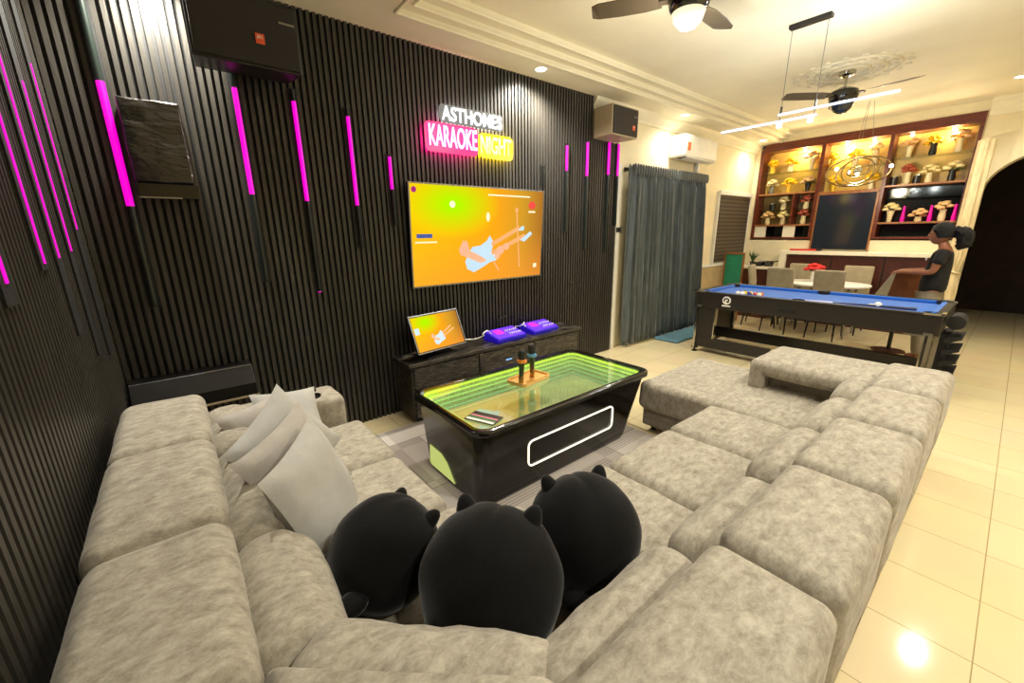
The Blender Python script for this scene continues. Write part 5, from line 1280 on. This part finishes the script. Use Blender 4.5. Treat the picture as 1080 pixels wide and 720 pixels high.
f1 = fan((2.76, 1.60, 2.90), ZT, 'ceiling fan with glossy black motor and white glass bowl above the coffee table', 0.60, R(125), mat('opal_bowl', (236, 226, 196), rough=0.3, emit=(255, 236, 196), estr=0.25))
lamp('bowl_fill_light', 'POINT', (0, 0, -0.22), 7, (1.0, 0.95, 0.84), f1, size=0.09)  # fill light added under the bowl to brighten the ceiling
f2 = fan((5.72, 1.48, 2.84), ZT, 'ceiling fan with chrome canopy beyond the linear pendant, under a plaster rosette', 0.62, R(20), MT['darkglass'])
ro = MB()
for rad, w_ in ((0.16, 0.014), (0.28, 0.02), (0.40, 0.014)):
    ro.tube([(rad*math.cos(2*math.pi*i/48), rad*math.sin(2*math.pi*i/48), 0) for i in range(48)], w_, 8, closed=True)
for i in range(20):
    a = 2*math.pi*i/20; ro.ball((0.34*math.cos(a), 0.34*math.sin(a), 0), 0.035, 8, 6, (1, 1, 0.5)); ro.ball((0.22*math.cos(a), 0.22*math.sin(a), 0), 0.022, 8, 6, (1, 1, 0.5))
    ro.ball((0.46*math.cos(a+.15), 0.46*math.sin(a+.15), 0), 0.03, 8, 6, (1, 1, 0.4))
rs = tag(build('ceiling_rosette', ro, MT['ceil'], smooth=True), 'round cream plaster rosette on the ceiling around the far fan', 'ceiling rosette'); rs.location = (5.72, 1.46, ZT-0.004)

pd = thing('linear_pendant', 'linear pendant of two glowing white bars hung by thin wires from a black ceiling plate', 'pendant lamp', (4.12, 1.36, ZT))
pd.rotation_euler = (0, 0, 0)
build('ceiling_plate', MB().box(-0.03, 0.03, -0.14, 0.14, -0.03, 0), MT['black'], pd, bevel=0.004)
for y in (0.12, -0.12):
    build('wire', MB().cyl((0, y, -0.03), (0, y, -0.69), 0.0028, 6), MT['steel'], pd)
    build('wire_grip', MB().cyl((0, y, -0.58), (0, y, -0.64), 0.008, 10), MT['black'], pd)
build('light_bar', MB().box(-0.009, 0.009, -0.14, 0.60, -0.698, -0.682), MT['barwhite'], pd, bevel=0.006)
build('light_bar', MB().box(-0.009, 0.009, -0.62, 0.14, -0.646, -0.630), MT['barwhite'], pd, bevel=0.006)
for y in (0.12, -0.10): build('spot', MB().cyl((0, y, -0.70), (0, y, -0.735), 0.018, 14), MT['lampwhite'], pd)
for y, z in ((0.42, -0.74), (0.1, -0.74), (-0.3, -0.58), (-0.5, -0.58)): lamp('pendant_glow', 'POINT', (0, y, z), 3.6, (0.90, 0.94, 1.0), pd, size=0.03)

ch = thing('ring_chandelier', 'orb chandelier of nested thin brass rings above the dining table', 'chandelier', (7.2, 1.56, 2.28))
def ring_mb(rad, tx, ty, r=0.009):
    return MB().tube([(rad*math.cos(a), rad*math.sin(a), 0) for a in [2*math.pi*i/48 for i in range(48)]], r, 8, closed=True).xf(Matrix.Rotation(tx, 4, 'X') @ Matrix.Rotation(ty, 4, 'Y'))
brass = mat('antique_brass', (150, 128, 84), rough=0.25, metal=0.9)
for rad, tx, ty in ((0.335, R(6), R(-38)), (0.235, R(-14), R(-50)), (0.17, R(20), R(-70)), (0.11, R(0), R(-40))):
    build('ring', ring_mb(rad, tx, ty), brass, ch, smooth=True)
build('glass_core', MB().ball((0, 0, 0), 0.05, 16, 10), MT['chrome'], ch, smooth=True)
for x, y in ((0.0, 0.02), (0.02, -0.03), (-0.03, 0.0)): build('wire', MB().tube([(x*4, y*4, 0.05), (x, y, ZT-2.28)], 0.0025, 6), MT['steel'], ch)
for a in (0.5, 2.6, 4.7): build('crystal_bulb', MB().ball((0.30*math.cos(a), 0.33*math.sin(a), 0.02), 0.022, 10, 8), MT['lampwhite'], ch, smooth=True)
lamp('chandelier_glow', 'POINT', (0, 0, -0.12), 14, (1.0, 0.88, 0.66), ch, size=0.08)
